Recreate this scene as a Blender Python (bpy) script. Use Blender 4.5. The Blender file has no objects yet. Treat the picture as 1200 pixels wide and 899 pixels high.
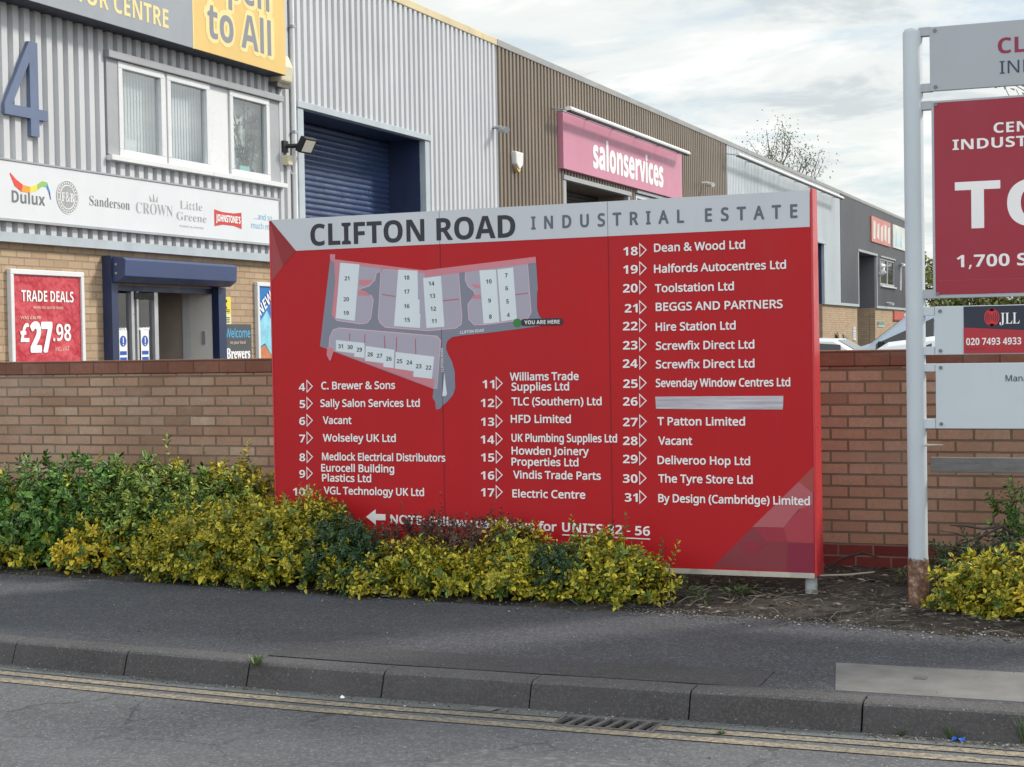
import bpy, bmesh, math, random, os
import numpy as np
from mathutils import Vector, Matrix
random.seed(7); rng = np.random.default_rng(7)
R = math.radians
S = bpy.context.scene
COL = S.collection

# ------------------------------------------------------------------ camera
cam_d = bpy.data.cameras.new('camera'); cam = bpy.data.objects.new('camera', cam_d); COL.objects.link(cam)
cam_d.sensor_width = 36.0; cam_d.lens = 57.457
cam_d.clip_start = 0.1; cam_d.clip_end = 3000
_r = Vector((0.93037, 0.36621, -0.017414)); _u = Vector((0.00659, 0.030785, 0.999504)); _f = Vector((-0.366565, 0.930023, -0.026228))
cam.matrix_world = Matrix(((_r.x, _u.x, -_f.x, 0), (_r.y, _u.y, -_f.y, 0), (_r.z, _u.z, -_f.z, 1.68), (0, 0, 0, 1)))
S.camera = cam

# ------------------------------------------------------------------ sky, sun, exposure
SUN_EL, SUN_AZ = R(36), math.atan2(1.0, 0.95)          # azimuth from +Y towards +X
w = bpy.data.worlds.new('World'); S.world = w; w.use_nodes = True
nt = w.node_tree; nt.nodes.clear()
def N(t, **k):
    n = nt.nodes.new(t)
    for a, b in k.items(): setattr(n, a, b)
    return n
out = N('ShaderNodeOutputWorld'); bg = N('ShaderNodeBackground'); nt.links.new(bg.outputs[0], out.inputs[0])
sky = N('ShaderNodeTexSky', sky_type='NISHITA', sun_disc=False, sun_elevation=SUN_EL, sun_rotation=SUN_AZ, dust_density=2.0, air_density=1.0)
bg.inputs[1].default_value = 0.10
tc = N('ShaderNodeTexCoord'); sep = N('ShaderNodeSeparateXYZ'); nt.links.new(tc.outputs['Generated'], sep.inputs[0])
def math_(op, a, b=None):
    n = N('ShaderNodeMath', operation=op)
    for i, v in enumerate((a, b)):
        if v is None: continue
        if isinstance(v, (int, float)): n.inputs[i].default_value = v
        else: nt.links.new(v, n.inputs[i])
    return n.outputs[0]
den = math_('ADD', math_('MAXIMUM', sep.outputs[2], 0.0), 0.10)
cx = math_('DIVIDE', sep.outputs[0], den); cy = math_('DIVIDE', sep.outputs[1], den)
cb = N('ShaderNodeCombineXYZ'); nt.links.new(cx, cb.inputs[0]); nt.links.new(cy, cb.inputs[1])
def noise(scale, detail, rough, off, dist=0.0):
    m = N('ShaderNodeMapping'); nt.links.new(cb.outputs[0], m.inputs[0]); m.inputs['Location'].default_value = off
    n = N('ShaderNodeTexNoise'); nt.links.new(m.outputs[0], n.inputs['Vector'])
    n.inputs['Scale'].default_value = scale; n.inputs['Detail'].default_value = detail; n.inputs['Roughness'].default_value = rough; n.inputs['Distortion'].default_value = dist
    return n.outputs['Fac']
def ramp(v, stops):
    n = N('ShaderNodeValToRGB'); nt.links.new(v, n.inputs[0]); e = n.color_ramp.elements
    while len(e) < len(stops): e.new(0.5)
    for el, (p, c) in zip(e, stops): el.position = p; el.color = (*c, 1)
    n.color_ramp.interpolation = 'EASE'
    return n.outputs[0]
cover = ramp(noise(1.05, 10, 0.60, (3.1, 1.7, 0), 0.6), [(0.36, (0, 0, 0)), (0.53, (1, 1, 1))])
body = ramp(noise(2.1, 10, 0.62, (0.4, 5.2, 0), 0.5), [(0.33, (3.9, 4.2, 4.3)), (0.48, (5.3, 5.45, 5.3)), (0.68, (6.3, 6.3, 6.1))])
pale = N('ShaderNodeMix', data_type='RGBA'); pale.inputs[0].default_value = 0.66       # thin veil over the blue gaps
nt.links.new(sky.outputs[0], pale.inputs[6]); pale.inputs[7].default_value = (3.5, 4.15, 4.5, 1)
mx = N('ShaderNodeMix', data_type='RGBA')
cf = math_('MULTIPLY', cover, 0.92)
nt.links.new(cf, mx.inputs[0]); nt.links.new(pale.outputs[2], mx.inputs[6]); nt.links.new(body, mx.inputs[7])
# unseen sky behind the camera boosted and bluer, added to fill the shaded fronts
back = ramp(math_('ADD', math_('MULTIPLY', sep.outputs[1], -0.5), 0.5), [(0.35, (1, 1, 1)), (0.85, (1.8, 1.82, 1.86))])
ml = N('ShaderNodeMix', data_type='RGBA', blend_type='MULTIPLY'); ml.inputs[0].default_value = 1.0
nt.links.new(mx.outputs[2], ml.inputs[6]); nt.links.new(back, ml.inputs[7]); nt.links.new(ml.outputs[2], bg.inputs[0])

sd = bpy.data.lights.new('sun', 'SUN'); sd.energy = 2.0; sd.angle = R(8); sd.color = (1.0, 0.94, 0.84)
sun = bpy.data.objects.new('sun', sd); COL.objects.link(sun)
_d = Vector((math.sin(SUN_AZ) * math.cos(SUN_EL), math.cos(SUN_AZ) * math.cos(SUN_EL), math.sin(SUN_EL)))
sun.rotation_euler = _d.to_track_quat('Z', 'Y').to_euler(); sun.location = (20, 20, 30)
S.view_settings.view_transform = 'Standard'; S.view_settings.look = 'None'; S.view_settings.gamma = 1.0
S.view_settings.use_curve_mapping = False; S.view_settings.exposure = 0.80
S.render.engine = 'CYCLES'; S.cycles.max_bounces = 6; S.cycles.diffuse_bounces = 3; S.cycles.glossy_bounces = 3
S.cycles.transparent_max_bounces = 8; S.cycles.use_denoising = True

# ------------------------------------------------------------------ object helpers
WO = {}
def tag(o, label=None, cat=None, group=None, kind=None):
    for k, v in (('label', label), ('category', cat), ('group', group), ('kind', kind)):
        if v: o[k] = v
    return o
def thing(name, loc, label, cat, group=None):
    o = bpy.data.objects.new(name, None); COL.objects.link(o); o.location = loc; o.empty_display_size = 0.2
    WO[o.name] = Vector(loc)
    return tag(o, label, cat, group)
def link_mesh(me, name, mats, parent=None, origin=None):
    o = bpy.data.objects.new(name, me); COL.objects.link(o)
    for m in (mats if isinstance(mats, (list, tuple)) else [mats]): me.materials.append(m)
    if parent is not None:
        o.parent = parent; off = WO[parent.name]; WO[o.name] = off.copy()
    else:
        if origin is None:
            n = len(me.vertices); co = np.empty(n * 3, np.float32); me.vertices.foreach_get('co', co); co = co.reshape(-1, 3)
            lo, hi = co.min(0), co.max(0); origin = ((lo[0] + hi[0]) / 2, (lo[1] + hi[1]) / 2, lo[2])
        off = Vector(origin); o.location = off; WO[o.name] = off
    me.transform(Matrix.Translation(-off))
    return o
class MB:
    def __init__(s): s.v = []; s.f = []; s.mi = []; s.sm = []
    def add(s, vs, fs, mi=0, smooth=False):
        b = len(s.v); s.v += [tuple(p) for p in vs]
        for f in fs: s.f.append([b + i for i in f]); s.mi.append(mi); s.sm.append(smooth)
        return s
    def box(s, x0, x1, y0, y1, z0, z1, mi=0):
        return s.add([(x0, y0, z0), (x1, y0, z0), (x1, y1, z0), (x0, y1, z0), (x0, y0, z1), (x1, y0, z1), (x1, y1, z1), (x0, y1, z1)],
                     [(3, 2, 1, 0), (4, 5, 6, 7), (0, 1, 5, 4), (1, 2, 6, 5), (2, 3, 7, 6), (3, 0, 4, 7)], mi)
    def prism(s, poly, fr, n0, n1, mi=0):
        O, U, V, Nn = fr; k = len(poly)
        a = sum(poly[i][0] * poly[(i + 1) % k][1] - poly[(i + 1) % k][0] * poly[i][1] for i in range(k))
        if a < 0: poly = poly[::-1]
        P = [O + U * u + V * v + Nn * n0 for u, v in poly] + [O + U * u + V * v + Nn * n1 for u, v in poly]
        return s.add(P, [list(range(k - 1, -1, -1)), list(range(k, 2 * k))] + [(i, (i + 1) % k, k + (i + 1) % k, k + i) for i in range(k)], mi)
    def rect(s, fr, u0, u1, v0, v1, n0, n1, mi=0): return s.prism([(u0, v0), (u1, v0), (u1, v1), (u0, v1)], fr, n0, n1, mi)
    def disc(s, fr, u, v, r, n0, n1, k=24, mi=0, ry=None):
        ry = ry or r
        return s.prism([(u + r * math.cos(2 * math.pi * i / k), v + ry * math.sin(2 * math.pi * i / k)) for i in range(k)], fr, n0, n1, mi)
    def ring(s, fr, u, v, r0, r1, n0, n1, k=28, asp=1.0, mi=0):
        O, U, V, Nn = fr; P = []; F = []
        for i in range(k):
            a = 2 * math.pi * i / k
            for r in (r0, r1):
                for n in (n0, n1): P.append(O + U * (u + r * math.cos(a)) + V * (v + asp * r * math.sin(a)) + Nn * n)
        for i in range(k):
            b, c = 4 * i, 4 * ((i + 1) % k)
            F += [(b + 1, b + 3, c + 3, c + 1), (b + 2, c + 2, c + 3, b + 3), (b, b + 1, c + 1, c)]
        return s.add(P, F, mi)
    def tube(s, pts, rs, seg=8, caps=True, mi=0, smooth=True):
        pts = [Vector(p) for p in pts]
        if not isinstance(rs, (list, tuple)): rs = [rs] * len(pts)
        rings = []; V = []
        ref = None
        for i, p in enumerate(pts):
            t = (pts[min(i + 1, len(pts) - 1)] - pts[max(i - 1, 0)]).normalized()
            if ref is None: ref = Vector((0, 0, 1)) if abs(t.z) < .9 else Vector((1, 0, 0))
            a = t.cross(ref)
            if a.length < 1e-4: a = t.cross(Vector((0.3, 1, 0.2)))
            a.normalize(); b = t.cross(a).normalized(); ref = b.cross(t) if False else ref
            for k in range(seg):
                an = 2 * math.pi * k / seg; V.append(p + (a * math.cos(an) + b * math.sin(an)) * rs[i])
        F = []
        for i in range(len(pts) - 1):
            for k in range(seg):
                k2 = (k + 1) % seg
                F.append((i * seg + k, i * seg + k2, (i + 1) * seg + k2, (i + 1) * seg + k))
        s.add(V, F, mi, smooth)
        if caps:
            n = len(pts) - 1
            s.add(V[:seg], [list(range(seg))], mi); s.add(V[n * seg:], [list(range(seg - 1, -1, -1))], mi)
        return s
    def build(s, name, mats, parent=None, origin=None, bevel=0):
        me = bpy.data.meshes.new(name); me.from_pydata(s.v, [], s.f); 
        me.polygons.foreach_set('material_index', s.mi); me.polygons.foreach_set('use_smooth', s.sm); me.update()
        o = link_mesh(me, name, mats, parent, origin)
        if bevel:
            b = o.modifiers.new('bevel', 'BEVEL'); b.width = bevel; b.segments = 2; b.limit_method = 'ANGLE'; b.angle_limit = R(40)
        return o
def box(name, m, x0, x1, y0, y1, z0, z1, parent=None, bevel=0):
    return MB().box(x0, x1, y0, y1, z0, z1).build(name, m, parent, None, bevel)
def FR(o, u, v, n): return (Vector(o), Vector(u), Vector(v), Vector(n))
def fac_frame(x): return FR((x, 0, 0), (0, 1, 0), (0, 0, 1), (1, 0, 0))       # on the units' east front: u = y, v = z
def road_frame(y, x0=0.0): return FR((x0, y, 0), (1, 0, 0), (0, 0, 1), (0, -1, 0))   # facing the road: u = x, v = z

# ------------------------------------------------------------------ text
_fd = bpy.utils.system_resource('DATAFILES', path='fonts')
def _font(n):
    try: return bpy.data.fonts.load(os.path.join(_fd, n))
    except Exception: return None
FONTS = {'math': _font('NotoSansMath-Regular.woff2')}
def _raw(body, font, bold, space):
    c = bpy.data.curves.new('t', 'FONT')
    if FONTS['math']:
        c.font = FONTS['math'] if font != 'plain' else c.font
        base = {'serif': (0x1D400, 0x1D41A, 0x1D7CE), 'bold': (0x1D5D4, 0x1D5EE, 0x1D7EC)}.get(font)
        if base: body = ''.join(chr(base[0] + ord(ch) - 65) if 'A' <= ch <= 'Z' else chr(base[1] + ord(ch) - 97) if 'a' <= ch <= 'z' else chr(base[2] + ord(ch) - 48) if '0' <= ch <= '9' else ch for ch in body)
    c.body = body; c.size = 1; c.offset = min(bold, 0.0); c.space_character = space; c.resolution_u = 4; c.fill_mode = 'FRONT'
    o = bpy.data.objects.new('t', c); COL.objects.link(o)
    dg = bpy.context.evaluated_depsgraph_get(); dg.update()
    me = bpy.data.meshes.new_from_object(o.evaluated_get(dg))
    bpy.data.objects.remove(o); bpy.data.curves.remove(c)
    return me
_cap = {}
def text(parent, body, m, fr, u, v, cap=None, width=None, bold=0.012, align='L', font='sans', n=0.002, space=1.0, name='lettering', asp=1.0):
    me = _raw(body, font, bold, space)
    k = len(me.vertices)
    if k == 0: return None
    co = np.empty(k * 3, np.float32); me.vertices.foreach_get('co', co); co = co.reshape(-1, 3)
    if font not in _cap:
        h = _raw('H', font, 0, 1); a = np.empty(len(h.vertices) * 3, np.float32); h.vertices.foreach_get('co', a); _cap[font] = float(a[1::3].max()); bpy.data.meshes.remove(h)
    x0, x1 = co[:, 0].min(), co[:, 0].max(); nat = max(x1 - x0, 1e-6)
    sy = cap / _cap[font] if cap else width / nat
    sx = width / nat if width else sy * asp
    ox = {'L': 0, 'R': -nat, 'C': -nat / 2}[align]
    O, U, V, Nn = [np.array(q) for q in fr]
    X = (co[:, 0] - x0 + ox) * sx + u; Y = co[:, 1] * sy + v
    P = O + np.outer(X, U) + np.outer(Y, V) + Nn * n
    if bold > 0:                                   # heavier strokes: the outline swept round a small circle
        rx, ry = bold * sy, bold * sy; F = [list(q.vertices) for q in me.polygons]; VV = [P]; FF = list(F)
        for i in range(8):
            a = 2 * math.pi * i / 8
            VV.append(P + np.array(U) * rx * math.cos(a) + np.array(V) * ry * math.sin(a) + np.array(Nn) * .00004 * (i + 1)); FF += [[q + k * (i + 1) for q in f] for f in F]
        bpy.data.meshes.remove(me); me = bpy.data.meshes.new(name); me.from_pydata(np.concatenate(VV).tolist(), [], FF); me.update()
    else:
        me.vertices.foreach_set('co', P.astype(np.float32).ravel()); me.update(); me.name = name
    return link_mesh(me, name, m, parent)

# ------------------------------------------------------------------ materials
class MT:
    def __init__(s, name):
        s.m = bpy.data.materials.new(name); s.m.use_nodes = True; s.t = s.m.node_tree; s.t.nodes.clear()
        s.out = s.n('ShaderNodeOutputMaterial'); s.b = s.n('ShaderNodeBsdfPrincipled'); s.l(s.b.outputs[0], s.out.inputs[0])
        s._geo = None
    def n(s, t, **k):
        x = s.t.nodes.new(t)
        for a, b in k.items(): setattr(x, a, b)
        return x
    def l(s, a, b): s.t.links.new(a, b)
    def geo(s):
        if not s._geo: s._geo = s.n('ShaderNodeNewGeometry')
        return s._geo
    def pos(s): return s.geo().outputs['Position']
    def val(s, sock, v):
        if isinstance(v, (int, float)): sock.default_value = v
        elif isinstance(v, (tuple, list)): sock.default_value = (*v, 1) if len(v) == 3 else v
        else: s.l(v, sock)
    def noise(s, scale, detail=4, rough=.55, vec=None, stretch=None, out='Fac'):
        vec = vec or s.pos()
        if stretch:
            mp = s.n('ShaderNodeMapping'); s.l(vec, mp.inputs[0]); mp.inputs['Scale'].default_value = stretch; vec = mp.outputs[0]
        x = s.n('ShaderNodeTexNoise'); s.l(vec, x.inputs['Vector']); x.inputs['Scale'].default_value = scale; x.inputs['Detail'].default_value = detail; x.inputs['Roughness'].default_value = rough
        return x.outputs[out]
    def ramp(s, v, stops, interp='LINEAR'):
        x = s.n('ShaderNodeValToRGB'); s.l(v, x.inputs[0]); e = x.color_ramp.elements; x.color_ramp.interpolation = interp
        while len(e) < len(stops): e.new(.5)
        for el, (p, c) in zip(e, stops):
            el.position = p; c = (c, c, c) if isinstance(c, (int, float)) else c; el.color = (*c, 1)
        return x.outputs[0]
    def mix(s, f, a, b, mode='MIX'):
        x = s.n('ShaderNodeMix', data_type='RGBA', blend_type=mode); s.val(x.inputs[0], f); s.val(x.inputs[6], a); s.val(x.inputs[7], b); return x.outputs[2]
    def math(s, op, a, b=0.0):
        x = s.n('ShaderNodeMath', operation=op); s.val(x.inputs[0], a); s.val(x.inputs[1], b); return x.outputs[0]
    def col(s, v): s.val(s.b.inputs['Base Color'], v); return s
    def set(s, **k):
        for a, b in k.items(): s.val(s.b.inputs[a.replace('_', ' ')], b)
        return s
    def bump(s, h, strength=.3, dist=.01):
        x = s.n('ShaderNodeBump'); x.inputs['Strength'].default_value = strength; x.inputs['Distance'].default_value = dist
        s.l(h, x.inputs['Height']); s.l(x.outputs[0], s.b.inputs['Normal']); return s
def pm(name, c, rough=.5, var=.10, scale=3.0, metal=0.0, spec=.4, dirt=0.0, dirt_col=(.12, .11, .1), streak=None, bump=0, bscale=120, c2=None):
    t = MT(name)
    n = t.noise(scale, 6, .6)
    lo = tuple(x * (1 - var) for x in c); hi = tuple(min(1, x * (1 + var)) for x in (c2 or c))
    k = t.ramp(n, [(.3, lo), (.7, hi)])
    if dirt:
        d = t.noise(scale * 2.2, 8, .7, stretch=streak)
        f = t.ramp(d, [(.5, 0), (.78, dirt)])
        k = t.mix(f, k, dirt_col)
    t.col(k)
    r = t.ramp(t.noise(scale * 4, 4), [(.3, max(0, rough - .08)), (.7, min(1, rough + .1))])
    t.set(Roughness=r, Metallic=metal, Specular_IOR_Level=spec)
    if bump: t.bump(t.noise(bscale, 5, .6), bump, .004)
    return t.m
def brick_mat(name, axis, stops, mortar, course=.075, length=.225, msize=.010, zoff=0.0, uoff=0.0, blot=.25, rough=.85, efflo=0):
    t = MT(name); sp = t.n('ShaderNodeSeparateXYZ'); t.l(t.pos(), sp.inputs[0])
    cb = t.n('ShaderNodeCombineXYZ'); t.l(t.math('ADD', sp.outputs[axis], uoff), cb.inputs[0]); t.l(t.math('ADD', sp.outputs[2], zoff), cb.inputs[1])
    wob = t.n('ShaderNodeVectorMath', operation='MULTIPLY_ADD')          # slightly uneven arrises
    t.l(t.noise(14, 3, .5, out='Color'), wob.inputs[0]); wob.inputs[1].default_value = (.006, .006, 0); t.l(cb.outputs[0], wob.inputs[2])
    b = t.n('ShaderNodeTexBrick'); t.l(wob.outputs[0], b.inputs['Vector'])
    for k, v in (('Scale', 1.0), ('Mortar Size', msize), ('Mortar Smooth', .25), ('Bias', 0), ('Brick Width', length), ('Row Height', course)): b.inputs[k].default_value = v
    b.inputs['Color1'].default_value = (0, 0, 0, 1); b.inputs['Color2'].default_value = (1, 1, 1, 1); b.inputs['Mortar'].default_value = (.5, .5, .5, 1)
    k = t.ramp(b.outputs['Color'], stops)
    k = t.mix(t.ramp(t.noise(35, 7, .7), [(.35, 0), (.75, .55)]), k, tuple(x * .62 for x in stops[len(stops) // 2][1]))
    k = t.mix(t.ramp(t.noise(170, 3, .7), [(.4, 0), (.8, .4)]), k, tuple(min(1, x * 1.35) for x in stops[-1][1]))
    mm = t.mix(t.ramp(t.noise(3, 5, .6), [(.3, 0), (.7, 1)]), mortar, tuple(x * .7 for x in mortar))
    k = t.mix(b.outputs['Fac'], k, mm)
    k = t.mix(t.ramp(t.noise(1.1, 6, .65, stretch=(1, 1, .45)), [(.42, 0), (.75, blot)]), k, tuple(x * .55 for x in stops[0][1]))
    if efflo: k = t.mix(t.ramp(t.noise(2.3, 8, .7, stretch=(.7, 1, 1.6)), [(.52, 0), (.8, efflo)]), k, (.46, .42, .37))      # salts and lime bloom
    t.col(k); t.set(Roughness=rough, Specular_IOR_Level=.25)
    h = t.math('SUBTRACT', t.math('MULTIPLY', t.noise(60, 6, .65), .35), b.outputs['Fac'])
    t.bump(h, .7, .006)
    return t.m
def asphalt(name, base, chip, fine=260, crack=False, patch=.25):
    t = MT(name)
    k = t.ramp(t.noise(.9, 6, .6), [(.3, tuple(x * (1 - patch) for x in base)), (.7, tuple(x * (1 + patch) for x in base))])
    v = t.n('ShaderNodeTexVoronoi'); t.l(t.pos(), v.inputs['Vector']); v.inputs['Scale'].default_value = fine * .5
    k = t.mix(t.ramp(v.outputs['Color'], [(.45, 0), (.95, .8)]), k, chip)
    k = t.mix(t.ramp(t.noise(fine, 3, .7), [(.35, .45), (.6, 0)]), k, tuple(x * .35 for x in base))
    sp = t.n('ShaderNodeTexVoronoi'); t.l(t.pos(), sp.inputs['Vector']); sp.inputs['Scale'].default_value = 26       # pale grit lying about
    k = t.mix(t.ramp(sp.outputs['Distance'], [(.05, .7), (.09, 0)]), k, tuple(min(1, x * 3.2) for x in chip))
    k = t.mix(t.ramp(t.noise(2.6, 7, .65, stretch=(.35, 1, 1)), [(.52, 0), (.75, .45)]), k, tuple(x * .55 for x in base))       # oil and tyre darkening
    k = t.mix(t.ramp(t.noise(1.7, 6, .7, stretch=(.5, 1.4, 1)), [(.55, 0), (.8, .35)]), k, tuple(x * 1.7 for x in base))   # dusty wear
    if crack:
        wv = t.n('ShaderNodeVectorMath', operation='MULTIPLY_ADD'); t.l(t.noise(4, 5, .6, out='Color'), wv.inputs[0]); wv.inputs[1].default_value = (.35, .35, 0); t.l(t.pos(), wv.inputs[2])
        c = t.n('ShaderNodeTexVoronoi', feature='DISTANCE_TO_EDGE'); t.l(wv.outputs[0], c.inputs['Vector']); c.inputs['Scale'].default_value = 1.15
        msk = t.ramp(t.noise(.8, 3), [(.40, 0), (.52, 1)])
        cr = t.math('MULTIPLY', t.ramp(c.outputs['Distance'], [(.005, .55), (.014, 0)]), msk)
        k = t.mix(cr, k, tuple(x * .25 for x in base))
    t.col(k); t.set(Roughness=.85, Specular_IOR_Level=.3); t.bump(t.math('ADD', t.noise(fine, 4, .7), t.math('MULTIPLY', v.outputs['Distance'], .8)), .5, .004)
    return t.m

def clad(name, c, var=.10, dirt=.25, rough=.42):
    t = MT(name)
    k = t.ramp(t.noise(.8, 5, .6), [(.3, tuple(x * (1 - var) for x in c)), (.7, tuple(min(1, x * (1 + var)) for x in c))])
    d = t.ramp(t.noise(5, 7, .65, stretch=(1, 1, .06)), [(.5, 0), (.8, dirt)])
    k = t.mix(d, k, tuple(x * .5 for x in c))
    sp = t.n('ShaderNodeSeparateXYZ'); t.l(t.pos(), sp.inputs[0]); wn = t.n('ShaderNodeTexWhiteNoise', noise_dimensions='1D'); t.l(t.math('FLOOR', sp.outputs[1]), wn.inputs['W'])
    k = t.mix(t.math('MULTIPLY', wn.outputs['Value'], .16), k, tuple(x * .45 for x in c))
    t.col(k); t.set(Roughness=rough, Specular_IOR_Level=.45)
    return t.m
def leaf_mat(name, mid, edge, dull=.35, spread=.35, sheen=.4):
    """mid colour along the rib, edge colour towards the leaf margin (variegation); each leaf a little different"""
    t = MT(name); uv = t.n('ShaderNodeUVMap'); sp = t.n('ShaderNodeSeparateXYZ'); t.l(uv.outputs[0], sp.inputs[0])
    rnd = t.geo().outputs['Random Per Island']
    e = t.math('ADD', sp.outputs[0], t.math('MULTIPLY', t.math('SUBTRACT', rnd, .5), 1.1))
    k = t.mix(t.ramp(e, [(.2, 0), (.75, 1)]), mid, edge)
    hv = t.n('ShaderNodeHueSaturation'); t.l(k, hv.inputs['Color'])
    wn = t.n('ShaderNodeTexWhiteNoise', noise_dimensions='1D'); t.l(rnd, wn.inputs['W'])
    t.l(t.math('ADD', 1 - spread / 2, t.math('MULTIPLY', wn.outputs['Value'], spread)), hv.inputs['Value'])
    t.l(t.math('ADD', .485, t.math('MULTIPLY', rnd, .03)), hv.inputs['Hue'])
    t.col(hv.outputs[0]); t.set(Roughness=.45, Specular_IOR_Level=sheen)
    tr = t.n('ShaderNodeBsdfTranslucent'); t.l(hv.outputs[0], tr.inputs[0]); ms = t.n('ShaderNodeMixShader'); ms.inputs[0].default_value = .14
    t.l(t.b.outputs[0], ms.inputs[1]); t.l(tr.outputs[0], ms.inputs[2]); t.l(ms.outputs[0], t.out.inputs[0])
    return t.m
def glass_mat(name, tint=(.9, .95, .95), through=.9, refl=.34):
    t = MT(name); t.t.nodes.remove(t.b)
    fr = t.n('ShaderNodeLayerWeight'); fr.inputs[0].default_value = .5
    tr = t.n('ShaderNodeBsdfTransparent'); tr.inputs[0].default_value = (*[x * through ** .5 for x in tint], 1)
    gl = t.n('ShaderNodeBsdfGlossy'); gl.inputs['Roughness'].default_value = .01; gl.inputs[0].default_value = (.95, .97, 1, 1)
    ms = t.n('ShaderNodeMixShader'); t.l(t.math('ADD', t.math('MULTIPLY', t.math('POWER', fr.outputs['Facing'], 4.0), .8), refl), ms.inputs[0]); t.l(tr.outputs[0], ms.inputs[1]); t.l(gl.outputs[0], ms.inputs[2]); t.l(ms.outputs[0], t.out.inputs[0])
    return t.m

M = {}
M['road'] = asphalt('road asphalt', (.105, .108, .117), (.21, .213, .222), 170, crack=True)
M['pave'] = asphalt('footway asphalt', (.060, .063, .073), (.16, .165, .178), 200, patch=.22)
M['pave2'] = asphalt('patched asphalt', (.060, .060, .065), (.13, .13, .135), 260, patch=.15)
M['yard'] = asphalt('yard asphalt', (.07, .07, .075), (.13, .13, .135), 200)
M['chan'] = asphalt('dusty channel', (.125, .132, .132), (.21, .21, .205), 200, patch=.3)
M['kerb'] = asphalt('kerb concrete', (.066, .061, .062), (.115, .108, .105), 230, patch=.38)
M['kerbtop'] = asphalt('pale kerb top', (.088, .084, .086), (.165, .16, .16), 230, patch=.3)  # top faces of the kerb, paler than its front
M['slabc'] = pm('cover concrete', (.17, .166, .16), .85, .2, 6, dirt=.45, dirt_col=(.09, .09, .085), streak=(.5, 5, 1), bump=.4, bscale=120, spec=.25)
t = MT('worn yellow paint'); f = t.ramp(t.noise(38, 8, .75), [(.40, 0), (.60, .90)])
f2 = t.ramp(t.noise(1.6, 4), [(.3, .40), (.7, .92)])
t.col(t.mix(t.math('MULTIPLY', f, f2), (.10, .10, .10), t.mix(t.noise(6, 5), (.44, .33, .18), (.58, .47, .29)))); t.set(Roughness=.8); t.bump(t.noise(180, 4), .3, .003); M['yel'] = t.m
t = MT('worn white paint'); t.col(t.mix(t.ramp(t.noise(24, 8, .75), [(.47, 0), (.66, .45)]), (.085, .088, .096), (.30, .30, .29))); t.set(Roughness=.85); t.bump(t.noise(180, 4), .4, .004); M['worn'] = t.m
M['iron'] = pm('cast iron', (.135, .128, .125), .6, .3, 9, metal=.35, dirt=.5, dirt_col=(.15, .12, .10), bump=.3)
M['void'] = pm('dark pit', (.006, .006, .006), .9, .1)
t = MT('bed soil'); k = t.ramp(t.noise(7, 8, .7), [(.28, (.04, .034, .030)), (.5, (.078, .068, .060)), (.75, (.135, .12, .107))])
k = t.mix(t.ramp(t.noise(120, 3, .7), [(.55, 0), (.75, .6)]), k, (.16, .14, .12)); t.col(k); t.set(Roughness=.95, Specular_IOR_Level=.1); t.bump(t.noise(45, 8, .75), 1.0, .03); M['soil'] = t.m
t = MT('bed litter'); t.col(t.ramp(t.geo().outputs['Random Per Island'], [(0, (.035, .028, .022)), (.4, (.085, .068, .052)), (.8, (.14, .115, .09)), (1, (.30, .26, .21))])); t.set(Roughness=.9); M['litter'] = t.m
t = MT('grit'); t.col(t.ramp(t.geo().outputs['Random Per Island'], [(0, (.05, .042, .034)), (.6, (.13, .115, .10)), (.9, (.22, .20, .18)), (1, (.45, .43, .41))])); t.set(Roughness=.9); M['grit'] = t.m
M['wbrick'] = brick_mat('boundary wall brick', 0, [(0, (.25, .135, .082)), (.2, (.36, .215, .14)), (.45, (.45, .30, .21)), (.62, (.34, .19, .125)), (.8, (.42, .265, .18)), (.92, (.38, .215, .14)), (1, (.54, .40, .29))], (.20, .15, .11), msize=.008, zoff=.045, uoff=.05, blot=.5, efflo=.32)
M['cop'] = brick_mat('coping brick', 0, [(0, (.17, .075, .05)), (.5, (.23, .10, .068)), (1, (.29, .135, .092))], (.13, .075, .058), course=.2, length=.225, msize=.005, zoff=.03, blot=.7, efflo=.25)
M['plinth'] = brick_mat('red engineering brick', 0, [(0, (.13, .026, .022)), (.5, (.17, .035, .030)), (1, (.20, .05, .04))], (.24, .17, .15), zoff=-.03 + .0, uoff=.12, msize=.006, blot=.3)
M['fbrick'] = brick_mat('unit buff brick', 1, [(0, (.36, .25, .155)), (.35, (.44, .32, .21)), (.7, (.50, .375, .25)), (1, (.42, .285, .18))], (.34, .27, .20), msize=.008, blot=.2)
M['fbrickx'] = brick_mat('unit buff brick return', 0, [(0, (.36, .25, .155)), (.35, (.44, .32, .21)), (.7, (.50, .375, .25)), (1, (.42, .285, .18))], (.34, .27, .20), msize=.008, blot=.2)
M['cl4'] = clad('light grey cladding', (.575, .59, .615), .06, .2)
M['cl5'] = clad('brown cladding', (.225, .178, .135), .12, .35)
M['cl6'] = clad('pale blue grey cladding', (.60, .64, .67), .06, .3)
M['cl7'] = clad('charcoal cladding', (.135, .135, .15), .08, .15)
M['flash'] = pm('grey blue flashing', (.42, .475, .52), .45, .08, 2, dirt=.3, dirt_col=(.2, .21, .22))
M['cream'] = pm('cream coping', (.62, .52, .33), .5, .1, 1.5, dirt=.3, dirt_col=(.35, .31, .24))
M['gcop'] = pm('grey coping', (.30, .30, .30), .5, .1, 1.5, dirt=.3)
M['white'] = pm('white paint', (.78, .79, .80), .4, .05, 2, dirt=.15, dirt_col=(.5, .48, .45))
M['upvc'] = pm('white upvc', (.70, .715, .73), .3, .04, 2, dirt=.12, dirt_col=(.55, .54, .5))
M['ltgrey'] = pm('grey trim', (.36, .37, .395), .45, .08, 2, dirt=.2)
M['navy'] = pm('navy paint', (.026, .040, .098), .38, .12, 2, spec=.5)
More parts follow.
